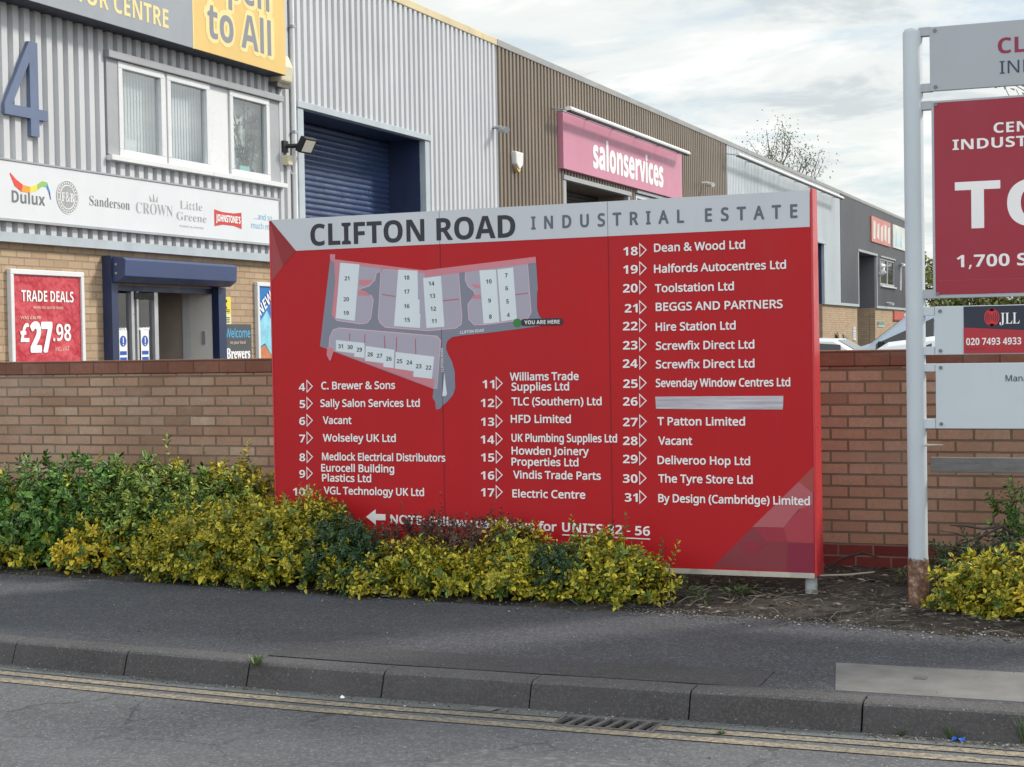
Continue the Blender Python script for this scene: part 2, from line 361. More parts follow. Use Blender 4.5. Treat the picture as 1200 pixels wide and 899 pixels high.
M['blue'] = pm('blue shutter paint', (.034, .06, .14), .33, .12, 2, spec=.5, dirt=.2, dirt_col=(.07, .09, .14))
M['bluebox'] = pm('shutter box paint', (.048, .072, .165), .36, .06, 2, spec=.5)
M['blue4'] = pm('slate blue numeral', (.125, .165, .27), .45, .08, 3)
M['dark'] = pm('dark interior', (.018, .018, .02), .8, .2)
M['shut5'] = pm('dark shutter', (.045, .043, .042), .5, .2)
M['bgrey'] = pm('sign grey', (.30, .325, .365), .42, .05, 2)
M['bgrey2'] = pm('sign lettering grey', (.225, .24, .275), .45, .05, 2)
M['byel'] = pm('sign yellow', (.72, .50, .17), .42, .06, 1.3, dirt=.25, dirt_col=(.62, .40, .13), streak=(1, 1, .1))
M['yellt'] = pm('pale yellow lettering', (.80, .66, .30), .45, .04)
M['soff'] = pm('sign dark soffit', (.03, .034, .055), .5, .15)
M['wsign'] = pm('white sign face', (.66, .69, .725), .35, .03, 2, dirt=.10, dirt_col=(.6, .6, .58))
M['lgrey'] = pm('logo grey', (.16, .165, .18), .5, .05); M['lgrey2'] = pm('logo mid grey', (.33, .34, .36), .5, .05)
M['lred'] = pm('logo red', (.55, .05, .05), .45, .05); M['lcy'] = pm('logo cyan', (.12, .42, .62), .45, .05)
for nm, c in (('r_red', (.68, .07, .05)), ('r_or', (.82, .33, .04)), ('r_ye', (.85, .66, .08)), ('r_gr', (.28, .50, .12)), ('r_bl', (.05, .24, .55)), ('r_nv', (.03, .06, .2))): M[nm] = pm(nm.replace('r_', 'ribbon '), c, .45, .04)
M['pink'] = pm('pink sign', (.56, .225, .32), .42, .06, 1.0, dirt=.2, dirt_col=(.5, .14, .24), streak=(1, 1, .2))
M['wlet'] = pm('white lettering', (.86, .86, .86), .4, .03)
M['sred'] = pm('directory red', (.43, .0125, .017), .42, .05, 1.2, spec=.2, dirt=.10, dirt_col=(.36, .05, .05), streak=(3, 1, .25))
M['sredge'] = pm('directory red edge', (.52, .03, .04), .32, .06, 1.5, spec=.45)
M['shead'] = pm('directory grey header', (.53, .54, .575), .4, .04, 1.2, spec=.3, dirt=.18, dirt_col=(.40, .40, .42), streak=(3, 1, .25))
M['stxt'] = pm('charcoal lettering', (.028, .026, .036), .5, .05)
M['stxt2'] = pm('grey lettering', (.115, .12, .15), .5, .05)
M['swht'] = pm('off white lettering', (.80, .76, .76), .45, .04)
M['seam'] = pm('panel joint', (.10, .012, .018), .6, .1); M['seamg'] = pm('header joint', (.16, .165, .18), .6, .1)
for nm, c in (('f1', (.25, .017, .024)), ('f2', (.31, .045, .05)), ('q0', (.22, .035, .045)), ('q1', (.335, .06, .05)), ('q2', (.40, .10, .115)), ('q3', (.36, .045, .062)), ('q4', (.30, .03, .045)), ('q5', (.27, .024, .042)), ('q6', (.22, .018, .042)),
              ('mroad', (.20, .205, .265)), ('mplot', (.37, .335, .41)), ('mpink', (.56, .20, .235)), ('mpale', (.62, .40, .45)), ('mbld', (.62, .665, .70)), ('mline', (.42, .10, .13)), ('mgreen', (.03, .20, .045))):
    M[nm] = pm('print ' + nm, c, .38, .04, 1.5, spec=.35)
t = MT('grey tape'); t.col(t.ramp(t.noise(9, 5, .6, stretch=(.4, 1, 6)), [(.3, (.36, .32, .36)), (.7, (.55, .52, .56))])); t.set(Roughness=.5); t.bump(t.noise(12, 4, stretch=(.3, 1, 5)), .6, .006); M['tape'] = t.m
M['rail'] = pm('cream rail', (.46, .42, .35), .6, .15, 5, dirt=.5)
M['galv'] = pm('pale post', (.42, .44, .45), .55, .12, 6, dirt=.35, dirt_col=(.22, .23, .2))
# rusting white tube
t = MT('rusty white post'); sp = t.n('ShaderNodeSeparateXYZ'); t.l(t.pos(), sp.inputs[0])
rn = t.noise(22, 7, .7); low = t.math('SUBTRACT', .455, sp.outputs[2])
rf = t.math('ADD', t.math('MULTIPLY', low, 14.0), t.math('MULTIPLY', t.math('SUBTRACT', rn, .5), 1.6))
rf = t.ramp(rf, [(.35, 0), (.5, 1)])
chips = t.ramp(t.noise(16, 6, .7, stretch=(1, 1, .55)), [(.69, 0), (.715, 1)])
rf = t.math('MAXIMUM', rf, t.math('MULTIPLY', chips, t.ramp(sp.outputs[2], [(.3, 1), (.95, .0)])))
rust = t.ramp(t.noise(30, 8, .75), [(.25, (.035, .02, .014)), (.45, (.12, .06, .036)), (.56, (.24, .125, .075)), (.66, (.42, .36, .32))])
pnt = t.ramp(t.noise(3, 6, .6, stretch=(1, 1, .3)), [(.3, (.41, .44, .475)), (.7, (.50, .535, .57))])
t.col(t.mix(rf, pnt, rust)); t.set(Roughness=.55); t.bump(t.math('ADD', t.math('MULTIPLY', rf, -.6), t.math('MULTIPLY', t.noise(60, 5), .3)), .5, .006); M['rpost'] = t.m
M['pgrey'] = pm('post sign grey', (.385, .40, .43), .38, .05, 1.5, dirt=.15, dirt_col=(.22, .23, .25)); M['pred'] = pm('post sign red', (.305, .017, .036), .38, .05, 1.5)
M['pmar'] = pm('maroon lettering', (.27, .018, .06), .45, .05); M['pnav'] = pm('navy lettering', (.03, .045, .085), .45, .05)
M['pwh'] = pm('post sign white', (.52, .56, .60), .35, .04, 1.5, dirt=.22, dirt_col=(.42, .46, .5), streak=(1, 1, .15)); M['jnav'] = pm('poster navy', (.022, .026, .045), .4, .05); M['jred'] = pm('poster red', (.40, .025, .035), .4, .05); M['jring'] = pm('logo ring red', (.62, .03, .04), .4, .05)
M['bolt'] = pm('bolt', (.16, .17, .19), .4, .1, 20, metal=.6)
M['wood'] = pm('weathered timber', (.165, .16, .155), .85, .3, 4, dirt=.8, dirt_col=(.07, .066, .062), streak=(.5, 9, 9), bump=.8, bscale=40)
M['boards'] = pm('old boards', (.36, .27, .17), .8, .35, 5, dirt=.5)
M['dead'] = pm('dead wood', (.055, .038, .034), .85, .3, 12)
M['stem'] = pm('shrub stem', (.07, .055, .04), .85, .3, 12)
M['bark'] = pm('bark', (.12, .105, .092), .9, .3, 6, bump=.6, bscale=30)
M['lgold'] = leaf_mat('golden euonymus leaf', (.14, .195, .02), (.63, .475, .04), spread=.6)
M['lgold2'] = leaf_mat('bright golden leaf', (.45, .38, .03), (.80, .58, .05), spread=.35)
M['lgreen'] = leaf_mat('variegated green leaf', (.020, .072, .013), (.16, .29, .048), spread=.7)
M['lgreen2'] = leaf_mat('green shoot leaf', (.045, .095, .02), (.16, .22, .04), spread=.6)
M['llime'] = leaf_mat('pale edged leaf', (.024, .078, .014), (.32, .40, .07), spread=.7)
M['ldark'] = leaf_mat('dark green leaf', (.024, .066, .028), (.06, .12, .05), spread=.6)
M['lbrown'] = leaf_mat('purple brown leaf', (.065, .045, .030), (.14, .085, .055), spread=.6)
M['lhedge'] = leaf_mat('hedge leaf', (.13, .155, .045), (.27, .27, .08), spread=.7)
M['ltree'] = leaf_mat('young tree leaf', (.13, .15, .08), (.20, .21, .11), spread=.6)
M['weed'] = leaf_mat('weed', (.06, .105, .03), (.10, .15, .05), spread=.5)
M['glass'] = glass_mat('window glass'); M['pglass'] = glass_mat('third window glass', through=.95, refl=.20); M['dglass'] = glass_mat('door glass', through=.5, refl=.10)
M['blind'] = pm('pale blind', (.62, .66, .68), .7, .06, 3)
M['cyan'] = pm('turquoise card', (.22, .48, .48), .6, .06)
M['black'] = pm('black plastic', (.014, .014, .016), .45, .1); M['lens'] = pm('lamp glass', (.62, .60, .52), .25, .05); M['ivory'] = pm('ivory plastic', (.66, .60, .44), .5, .08, 8)
M['lampw'] = pm('white bell box', (.74, .74, .72), .4, .05); M['steel'] = pm('brushed steel', (.55, .56, .58), .35, .06, 4, metal=.6)
t = MT('crumpled red poster'); t.col(t.ramp(t.noise(2.6, 5, .6), [(.3, (.46, .035, .055)), (.7, (.58, .07, .09))])); t.set(Roughness=.28, Specular_IOR_Level=.5)
t.bump(t.noise(4.0, 3, .5, stretch=(1, 1, .8)), .9, .09); M['poster'] = t.m
M['pbl'] = pm('poster blue', (.02, .17, .48), .35, .06); M['pcy'] = pm('poster ice blue', (.25, .58, .72), .35, .2, 9); M['por'] = pm('poster orange', (.55, .20, .09), .4, .2, 9)
M['chalk'] = pm('slate board', (.075, .083, .09), .6, .08); M['cytxt'] = pm('cyan lettering', (.09, .38, .62), .5, .05); M['pltxt'] = pm('pinkish lettering', (.75, .55, .45), .5, .05)
M['ylw'] = pm('notice yellow', (.80, .66, .06), .45, .05); M['ylw2'] = pm('notice cream', (.80, .76, .45), .45, .05); M['bsafe'] = pm('safety blue', (.03, .10, .42), .4, .05)
M['taupe'] = pm('lobby wall', (.46, .39, .33), .8, .1, 4); M['offw'] = pm('lobby panel', (.80, .78, .74), .6, .03, 2)
M['silver'] = pm('silver car paint', (.40, .46, .54), .28, .04, 1, metal=.25, spec=.5); M['carw'] = pm('white car paint', (.78, .80, .82), .22, .03, 1, spec=.5)
M['tint'] = pm('car window', (.012, .016, .018), .08, .05, 2, spec=.6); M['tyre'] = pm('tyre', (.02, .02, .02), .85, .2); M['rim'] = pm('wheel rim', (.35, .36, .37), .35, .05, metal=.8)
M['hl'] = pm('headlamp', (.7, .72, .74), .15, .03); M['ground'] = pm('grass ground', (.06, .085, .03), .95, .3, .5)
M['litb'] = pm('blue wrapper', (.02, .12, .50), .4, .15, 30)
M['q7a'] = pm('red poster print', (.55, .16, .13), .35, .25, 1.2); M['q7b'] = pm('pale poster print', (.62, .64, .60), .35, .2, 1.4)
M['teal'] = pm('teal plaque', (.10, .30, .30), .5, .08)

# ------------------------------------------------------------------ directory data (metres on the sign face: along, up)
ROWS=[('4', 0.234, 1.374, 'C. Brewer & Sons', 0.355, 1.384, 0.531),
('5', 0.232, 1.262, 'Sally Salon Services Ltd', 0.346, 1.269, 0.712),
('6', 0.229, 1.15, 'Vacant', 0.362, 1.158, 0.206),
('7', 0.227, 1.035, 'Wolseley UK Ltd', 0.359, 1.043, 0.525),
('8', 0.224, 0.911, 'Medlock Electrical Distributors', 0.35, 0.92, 0.879),
('9', 0.221, 0.802, 'Eurocell Building', 0.342, 0.846, 0.526),
('', 0, 0, 'Plastics Ltd', 0.347, 0.781, 0.355),
('10', 0.218, 0.683, 'VGL Technology UK Ltd', 0.358, 0.698, 0.718),
('11', 1.575, 1.384, 'Williams Trade', 1.682, 1.432, 0.451),
('', 0, 0, 'Supplies Ltd', 1.692, 1.369, 0.378),
('12', 1.572, 1.266, 'TLC (Southern) Ltd', 1.69, 1.277, 0.589),
('13', 1.57, 1.148, 'HFD Limited', 1.683, 1.168, 0.395),
('14', 1.568, 1.036, 'UK Plumbing Supplies Ltd', 1.686, 1.05, 0.688),
('15', 1.566, 0.923, 'Howden Joinery', 1.685, 0.97, 0.506),
('', 0, 0, 'Properties Ltd', 1.683, 0.901, 0.44),
('16', 1.564, 0.81, 'Vindis Trade Parts', 1.693, 0.82, 0.573),
('17', 1.562, 0.703, 'Electric Centre', 1.685, 0.702, 0.479),
('18', 2.525, 2.183, 'Dean & Wood Ltd', 2.629, 2.199, 0.554),
('19', 2.523, 2.073, 'Halfords Autocentres Ltd', 2.627, 2.073, 0.798),
('20', 2.521, 1.959, 'Toolstation Ltd', 2.631, 1.956, 0.482),
('21', 2.519, 1.838, 'BEGGS AND PARTNERS', 2.634, 1.844, 0.768),
('22', 2.517, 1.73, 'Hire Station Ltd', 2.632, 1.724, 0.488),
('23', 2.515, 1.614, 'Screwfix Direct Ltd', 2.631, 1.61, 0.6),
('24', 2.514, 1.503, 'Screwfix Direct Ltd', 2.629, 1.498, 0.601),
('25', 2.512, 1.381, 'Sevenday Window Centres Ltd', 2.627, 1.386, 0.814),
('26', 2.51, 1.273, '', 2.625, 1.274, 0.683),
('27', 2.508, 1.148, 'T Patton Limited', 2.634, 1.155, 0.535),
('28', 2.506, 1.034, 'Vacant', 2.638, 1.038, 0.207),
('29', 2.504, 0.923, 'Deliveroo Hop Ltd', 2.631, 0.921, 0.565),
('30', 2.502, 0.804, 'The Tyre Store Ltd', 2.634, 0.81, 0.576),
('31', 2.501, 0.689, 'By Design (Cambridge) Limited', 2.632, 0.691, 0.915)]
POLY={'header':[(0.0, 2.503), (3.57, 2.522), (3.568, 2.31), (0.186, 2.294)],
'facet_a':[(0.0, 2.497), (0.186, 2.294), (0.088, 2.196)],
'facet_b':[(-0.001, 2.481), (0.088, 2.196), (-0.004, 2.098)],
'tri_all':[(3.572, 0.917), (3.569, 0.293), (2.96, 0.306)],
't1':[(3.572, 0.917), (3.571, 0.763), (3.484, 0.826)],
't2':[(3.484, 0.826), (3.566, 0.763), (3.565, 0.688), (3.482, 0.665), (3.392, 0.556), (3.205, 0.554)],
't3':[(3.57, 0.701), (3.568, 0.468), (3.416, 0.471), (3.392, 0.556), (3.494, 0.666)],
't4':[(3.218, 0.548), (3.392, 0.556), (3.416, 0.471), (3.293, 0.464)],
't5':[(3.118, 0.464), (3.291, 0.463), (3.203, 0.382)],
't6':[(3.416, 0.461), (3.568, 0.466), (3.568, 0.292), (3.405, 0.295)],
'road':[(0.437, 2.229), (0.474, 2.228), (0.811, 2.17), (1.106, 2.136), (1.866, 2.196), (1.877, 1.99), (1.871, 1.98), (1.869, 1.874), (1.882, 1.831), (1.896, 1.815), (1.893, 1.768), (1.768, 1.754), (1.526, 1.73), (1.369, 1.719), (1.292, 1.709), (1.263, 1.688), (1.25, 1.662), (1.25, 1.635), (1.261, 1.602), (1.289, 1.553), (1.306, 1.488), (1.307, 1.385), (1.291, 1.342), (1.249, 1.299), (1.213, 1.272), (1.201, 1.256), (1.171, 1.25), (1.166, 1.299), (1.149, 1.326), (1.156, 1.381), (0.448, 1.629), (0.428, 1.574), (0.418, 1.569), (0.397, 1.608), (0.401, 1.647), (0.349, 1.664)],
'pink1':[(1.106, 2.136), (1.866, 2.196), (1.869, 2.159), (1.111, 2.092)],
'pink2':[(0.437, 2.263), (0.475, 2.261), (0.474, 2.228), (1.106, 2.136), (1.105, 2.12), (0.505, 2.199), (0.473, 2.2), (0.437, 2.229)],
'pink3':[(0.461, 1.635), (1.156, 1.383), (1.163, 1.446), (1.014, 1.463), (1.014, 1.491), (0.816, 1.536), (0.596, 1.594)],
'pink4':[(0.644, 2.09), (0.742, 2.087), (0.724, 2.066), (0.686, 2.05), (0.644, 2.057)],
'pink5':[(0.637, 2.024), (0.686, 2.017), (0.728, 1.983), (0.636, 1.991)],
'pink6':[(0.467, 2.206), (0.505, 2.205), (0.472, 1.84), (0.441, 1.868), (0.471, 2.084)],
'pink7':[(1.434, 2.04), (1.486, 2.033), (1.491, 2.011), (1.451, 2.018)],
'pink8':[(1.45, 1.97), (1.49, 1.974), (1.496, 1.947), (1.426, 1.949)],
'pink9':[(0.402, 1.658), (0.449, 1.652), (0.448, 1.629), (0.428, 1.574), (0.418, 1.569), (0.397, 1.608)],
'p1':[(0.505, 2.205), (0.811, 2.167), (0.805, 2.14), (0.768, 2.136), (0.755, 2.087), (0.711, 2.049), (0.668, 2.04), (0.643, 2.029), (0.679, 2.001), (0.728, 1.983), (0.74, 1.955), (0.719, 1.84), (0.694, 1.813), (0.644, 1.809), (0.478, 1.834), (0.453, 1.863), (0.476, 2.028)],
'p2':[(0.805, 2.151), (1.105, 2.125), (1.342, 2.112), (1.359, 1.832), (1.353, 1.789), (1.317, 1.768), (1.128, 1.756), (0.827, 1.783), (0.791, 1.811), (0.78, 1.844)],
'p3':[(1.395, 2.132), (1.482, 2.14), (1.718, 2.153), (1.809, 2.156), (1.826, 1.854), (1.803, 1.817), (1.7, 1.804), (1.51, 1.786), (1.446, 1.787), (1.412, 1.82), (1.408, 1.912), (1.432, 1.938), (1.461, 1.964), (1.45, 1.996), (1.41, 2.03), (1.393, 2.068)],
'p4':[(0.451, 1.768), (0.495, 1.779), (1.186, 1.714), (1.209, 1.689), (1.179, 1.386), (1.156, 1.392), (0.467, 1.635), (0.417, 1.646), (0.425, 1.719)],
'b1':[(0.511, 2.205), (0.65, 2.189), (0.608, 1.826), (0.469, 1.846)],
'b2':[(0.926, 2.147), (1.061, 2.135), (1.062, 2.04), (1.06, 1.953), (1.072, 1.952), (1.07, 1.86), (1.076, 1.86), (1.071, 1.77), (0.888, 1.787)],
'b3':[(1.099, 2.087), (1.224, 2.097), (1.241, 1.775), (1.116, 1.769)],
'b4':[(1.488, 2.124), (1.6, 2.125), (1.617, 1.797), (1.51, 1.789)],
'b5':[(1.609, 2.125), (1.715, 2.135), (1.735, 1.813), (1.629, 1.8)],
'b6':[(0.468, 1.704), (0.675, 1.681), (0.673, 1.585), (0.599, 1.594), (0.6, 1.616), (0.467, 1.632)],
'b7':[(0.684, 1.662), (0.888, 1.634), (0.879, 1.517), (0.807, 1.526), (0.807, 1.55), (0.676, 1.566)],
'b8':[(0.897, 1.62), (1.166, 1.587), (1.148, 1.446), (1.017, 1.461), (1.021, 1.496), (0.888, 1.514)],
'l1':[(0.808, 1.995), (0.904, 1.978), (0.904, 1.973), (0.807, 1.989)],
'l2':[(1.232, 1.943), (1.344, 1.951), (1.344, 1.945), (1.232, 1.937)],
'l3':[(1.726, 1.968), (1.812, 1.976), (1.811, 1.971), (1.726, 1.962)],
'l4':[(0.566, 1.747), (0.572, 1.747), (0.571, 1.7), (0.565, 1.7)],
'l5':[(0.677, 1.739), (0.683, 1.739), (0.678, 1.676), (0.672, 1.676)],
'l6':[(0.814, 1.729), (0.82, 1.728), (0.824, 1.646), (0.818, 1.646)],
'l7':[(0.902, 1.716), (0.908, 1.716), (0.903, 1.623), (0.897, 1.623)],
'l8':[(1.034, 1.703), (1.04, 1.703), (1.041, 1.605), (1.035, 1.605)],
'island':[(1.235, 1.483), (1.242, 1.413), (1.25, 1.348), (1.238, 1.334), (1.217, 1.337)],
'tape':[(2.621, 1.327), (3.4, 1.329), (3.399, 1.289), (3.396, 1.249), (2.79, 1.252), (2.625, 1.254)]}
NUMS= [('21', 0.558, 2.101), ('20', 0.549, 1.966), ('19', 0.547, 1.877), ('18', 0.985, 2.093), ('17', 0.983, 2.004), ('16', 0.981, 1.911), ('15', 0.982, 1.824), ('14', 1.157, 2.05), ('13', 1.162, 1.972), ('12', 1.166, 1.89), ('11', 1.17, 1.812), ('10', 1.55, 2.052), ('9', 1.553, 1.932), ('8', 1.557, 1.831), ('7', 1.668, 2.086), ('6', 1.67, 2.006), ('5', 1.674, 1.924), ('4', 1.678, 1.839), ('31', 0.502, 1.662), ('30', 0.57, 1.655), ('29', 0.637, 1.638), ('28', 0.714, 1.606), ('27', 0.781, 1.597), ('26', 0.847, 1.577), ('25', 0.923, 1.56), ('24', 0.992, 1.551), ('23', 1.057, 1.526), ('22', 1.126, 1.517)]

# ------------------------------------------------------------------ ground, road, kerb, footway, bed, yard
def kc(x):                                    # how far the kerb line swings back to the left
    d = max(0.0, -3.3 - x)
    return .045 * d ** 1.45 if d < 4 else .045 * 4 ** 1.45 + .12 * (d - 4)
BK = [(-14, 9.55), (-9, 9.25), (-7.41, 9.13), (-6.12, 9.03), (-4.66, 8.88), (-3.7, 8.78), (-3.0, 8.78), (-2.45, 8.80), (-1.5, 8.70), (-1.1, 8.57), (-.6, 8.54), (5, 8.45)]
def bk(x): return float(np.interp(x, [b[0] for b in BK], [b[1] for b in BK]))
tag(MB().add([(-600, -600, -.35), (600, -600, -.35), (600, 600, -.35), (-600, 600, -.35)], [(0, 1, 2, 3)]).build('ground', M['ground']), kind='structure')
XS = [-60, -30, -20] + [-14 + .4 * i for i in range(41)] + [2.4, 5, 10, 25, 60]
GX0, GX1, GY0, GY1 = -2.472, -2.0, 6.640, 6.846
XS = sorted(set([x for x in XS if not (GX0 < x < GX1)] + [GX0, GX1]))
def strip(name, m, fa, fb, z0, z1, xs=XS, skip=None):
    b = MB()
    for xa, xb in zip(xs[:-1], xs[1:]):
        if skip and skip(xa, xb): continue
        b.add([(xa, fa(xa), z0), (xb, fa(xb), z0), (xb, fb(xb), z1), (xa, fb(xa), z1)], [(0, 1, 2, 3)])
    return tag(b.build(name, m), kind='structure')
pit = lambda xa, xb: xa >= GX0 - 1e-6 and xb <= GX1 + 1e-6
b = MB()
for xa, xb in zip(XS[:-1], XS[1:]):
    if pit(xa, xb):
        b.add([(xa, -7, 0), (xb, -7, 0), (xb, GY0, 0), (xa, GY0, 0)], [(0, 1, 2, 3)]); b.add([(xa, GY1, 0), (xb, GY1, 0), (xb, 7.3 + kc(xb), 0), (xa, 7.3 + kc(xa), 0)], [(0, 1, 2, 3)])
    else: b.add([(xa, -7, 0), (xb, -7, 0), (xb, 7.3 + kc(xb), 0), (xa, 7.3 + kc(xa), 0)], [(0, 1, 2, 3)])
tag(b.build('road', M['road']), kind='structure')
strip('road_channel', M['chan'], lambda x: 6.785 + kc(x), lambda x: 6.93 + kc(x), .003, .003, skip=pit)
strip('yellow_line', M['yel'], lambda x: 6.690 + kc(x), lambda x: 6.762 + kc(x), .004, .004, skip=pit)
strip('yellow_line', M['yel'], lambda x: 6.552 + kc(x), lambda x: 6.628 + kc(x), .004, .004)
b = MB(); b.add([(-2.75, 5.6, .004), (-1.7, 5.6, .004), (-1.78, 6.13, .004), (-2.1, 6.17, .004), (-2.62, 6.16, .004)], [(0, 1, 2, 3, 4)]); tag(b.build('worn_road_marking', M['worn']), kind='structure')
# kerb stones: battered face, rounded arris, thin joints
KJ = [-1.165 + .755 * k for k in range(12)] ; KJ = [-1.165 - .75 * k for k in range(26, 0, -1)] + KJ
b = MB()
for xa, xb in zip(KJ[:-1], KJ[1:]):
    g = .004; dz = random.uniform(-.004, .004); dy = random.uniform(-.004, .004); NS = 5
    prof = [(.045, -.05), (.045, .0), (.008, .100), (.002, .112), (-.010, .121), (-.03, .125), (-.135, .126), (-.135, -.05)]
    rings = []
    for j in range(NS + 1):
        x = xa + g + (xb - xa - 2 * g) * j / NS
        ch = .003 if j in (0, NS) else 0
        for py, pz in prof: rings.append((x, 6.94 + kc(x) + dy - py + (ch if py > 0 else 0), pz + dz - (ch if pz > .1 else 0)))
    k = len(prof); F = []
    for j in range(NS):
        for q in range(k): F.append((j * k + q, (j + 1) * k + q, (j + 1) * k + (q + 1) % k, j * k + (q + 1) % k))
    F += [list(range(k)), list(range(NS * k + k - 1, NS * k - 1, -1))]
    b.add(rings, F)
    for i_ in range(len(F)):
        if F[i_] is not None and i_ < NS * k and i_ % k in (3, 4, 5): b.mi[len(b.mi) - len(F) + i_] = 1
tag(b.build('kerb', [M['kerb'], M['kerbtop']]), kind='structure')
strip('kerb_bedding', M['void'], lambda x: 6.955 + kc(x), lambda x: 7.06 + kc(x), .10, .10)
strip('pavement', M['pave'], lambda x: 7.06 + kc(x), lambda x: bk(x), .122, .140)
strip('pavement_patch', M['pave2'], lambda x: 7.09 + kc(x) , lambda x: 7.42 + kc(x) + .02 * math.sin(3 * x), .1265, .1305, xs=[-4.15 + .25 * i for i in range(11)])
# planting bed, heaped a little towards the wall and spilling over the footway edge
b = MB(); nx, ny = 150, 46; V = []
for j in range(ny):
    for i in range(nx):
        x = -12 + 16 * i / (nx - 1); y0 = bk(x) - .12; y = y0 + (10.62 - y0) * j / (ny - 1); e = (y - bk(x))
        z = .124 + .034 * min(1, max(0, (e + .1) / .35)) + .022 * max(0, min(1, (e - .3) / 1.2)) + random.uniform(-.008, .010) + .008 * math.sin(5.1 * x + 2.3 * y) * math.sin(3.7 * y - x)
        V.append((x, y, z))
b.add(V, [(j * nx + i, j * nx + i + 1, (j + 1) * nx + i + 1, (j + 1) * nx + i) for j in range(ny - 1) for i in range(nx - 1)], smooth=True)
tag(b.build('planting_bed', M['soil']), kind='structure')
tag(MB().add([(-40, 10.7, .10), (60, 10.7, .10), (60, 140, .10), (-40, 140, .10)], [(0, 1, 2, 3)]).build('yard', M['yard']), kind='structure')

def bedz(x, y):
    e = y - bk(x); return .124 + .034 * min(1, max(0, (e + .1) / .35)) + .022 * max(0, min(1, (e - .3) / 1.2))
# litter of twigs on the bare soil, grit along the footway edge
b = MB()
for _ in range(2600):
    x = random.uniform(-3.2, .6) if random.random() < .8 else random.uniform(-9, -3); y = bk(x) + random.betavariate(1.1, 1.2) * (10.55 - bk(x)); z = bedz(x, y) + .012
    a = random.uniform(0, math.pi); L = random.choice((.03, .05, .08, .13, .2)) * random.uniform(.5, 1); r = random.uniform(.0008, .002)
    d = Vector((math.cos(a), math.sin(a), random.uniform(-.15, .25))) * L / 2; p = Vector((x, y, z + abs(d.z))); mid = p + Vector((random.uniform(-.1, .1) * L, random.uniform(-.1, .1) * L, random.uniform(0, .12) * L))
    b.tube([p - d, mid, p + d], [r, r, r * .6], 4, False)
for _ in range(1500):                          # dead leaves
    x = random.uniform(-3.2, .6) if random.random() < .75 else random.uniform(-9, -3); y = bk(x) + random.betavariate(1.1, 1.1) * (10.55 - bk(x)); z = bedz(x, y) + .014
    a = random.uniform(0, 6.28); L = random.uniform(.015, .035); c, s_ = math.cos(a) * L, math.sin(a) * L; q = random.uniform(.3, .6); h = lambda: random.uniform(0, .012)
    b.add([(x - c, y - s_, z + h()), (x + s_ * q, y - c * q, z + h()), (x + c, y + s_, z + h()), (x - s_ * q, y + c * q, z + h())], [(0, 1, 2), (0, 2, 3)])
tag(b.build('leaf_litter', M['litter']), 'dead twigs and dry leaves scattered over the bare planting bed', 'litter', kind='stuff')
def stone(b, x, y, z, r):
    V = [(x + r * sx * random.uniform(.6, 1.2), y + r * sy * random.uniform(.6, 1.2), z + r * sz * random.uniform(.5, .9)) for sx, sy, sz in ((1, 0, 0), (0, 1, 0), (-1, 0, 0), (0, -1, 0), (0, 0, 1), (0, 0, -1))]
    b.add(V, [(0, 1, 4), (1, 2, 4), (2, 3, 4), (3, 0, 4), (1, 0, 5), (2, 1, 5), (3, 2, 5), (0, 3, 5)])
b = MB()
for _ in range(1700):
    x = random.uniform(-9, .7) if random.random() < .4 else random.uniform(-2.8, .6); y = bk(x) + random.gauss(.0, .10); stone(b, x, y, max(.142, bedz(x, y)) + .003, random.uniform(.003, .009))
for _ in range(260):
    x = random.uniform(-8, .6); y = random.uniform(7.1 + kc(x), bk(x)); stone(b, x, y, .123 + .018 * (y - 7.06) / 1.7 + .002, random.uniform(.0025, .006))
for _ in range(700):
    x = random.uniform(-7, .5); y = 6.90 + kc(x) - abs(random.gauss(0, .05)); stone(b, x, y, .005, random.uniform(.003, .008))
for _ in range(160):
    x = random.uniform(-7, .5); y = random.uniform(5.6, 6.8) + kc(x); stone(b, x, y, .003, random.uniform(.003, .006))
for _ in range(900):
    x = random.uniform(-1.15, .6); y = 6.885 - abs(random.gauss(0, .03)); stone(b, x, y, .004, random.uniform(.003, .009))
tag(b.build('grit', M['grit']), 'small pale stones and grit along the kerb and footway edge', 'grit', kind='stuff')

# gully grate over its pit
g = thing('drain_grate', ((GX0 + GX1) / 2, (GY0 + GY1) / 2, 0), 'rusty iron drain grate with seven slanted slots in the road by the kerb', 'drain grate')
b = MB(); b.box(GX0 + .001, GX1 - .001, GY0 + .001, GY0 + .022, -.03, .006); b.box(GX0 + .001, GX1 - .001, GY1 - .022, GY1 - .001, -.03, .006)
b.box(GX0 + .001, GX0 + .018, GY0 + .022, GY1 - .022, -.03, .006); b.box(GX1 - .018, GX1 - .001, GY0 + .022, GY1 - .022, -.03, .006); b.build('frame', M['iron'], g, bevel=.002)
b = MB(); n = 7; ya, yb = GY0 + .022, GY1 - .022; x0, x1 = GX0 + .018, GX1 - .018; P = (x1 - x0) / n
for i in range(n + 1):
    w0 = P * .19; xa = x0 + i * P; lo = max(x0, xa - w0); hi = min(x1, xa + w0); s_ = .012
    V = [(lo - s_ if i else lo, ya, -.008), (min(hi - s_, x1), ya, -.008), (min(hi + s_, x1), yb, -.008), (min(lo + s_, x1 - .001), yb, -.008)]
    V += [(x, y, .004) for x, y, z in V]
    b.add(V, [(3, 2, 1, 0), (4, 5, 6, 7), (0, 1, 5, 4), (1, 2, 6, 5), (2, 3, 7, 6), (3, 0, 4, 7)])
b.build('bar', M['iron'], g)
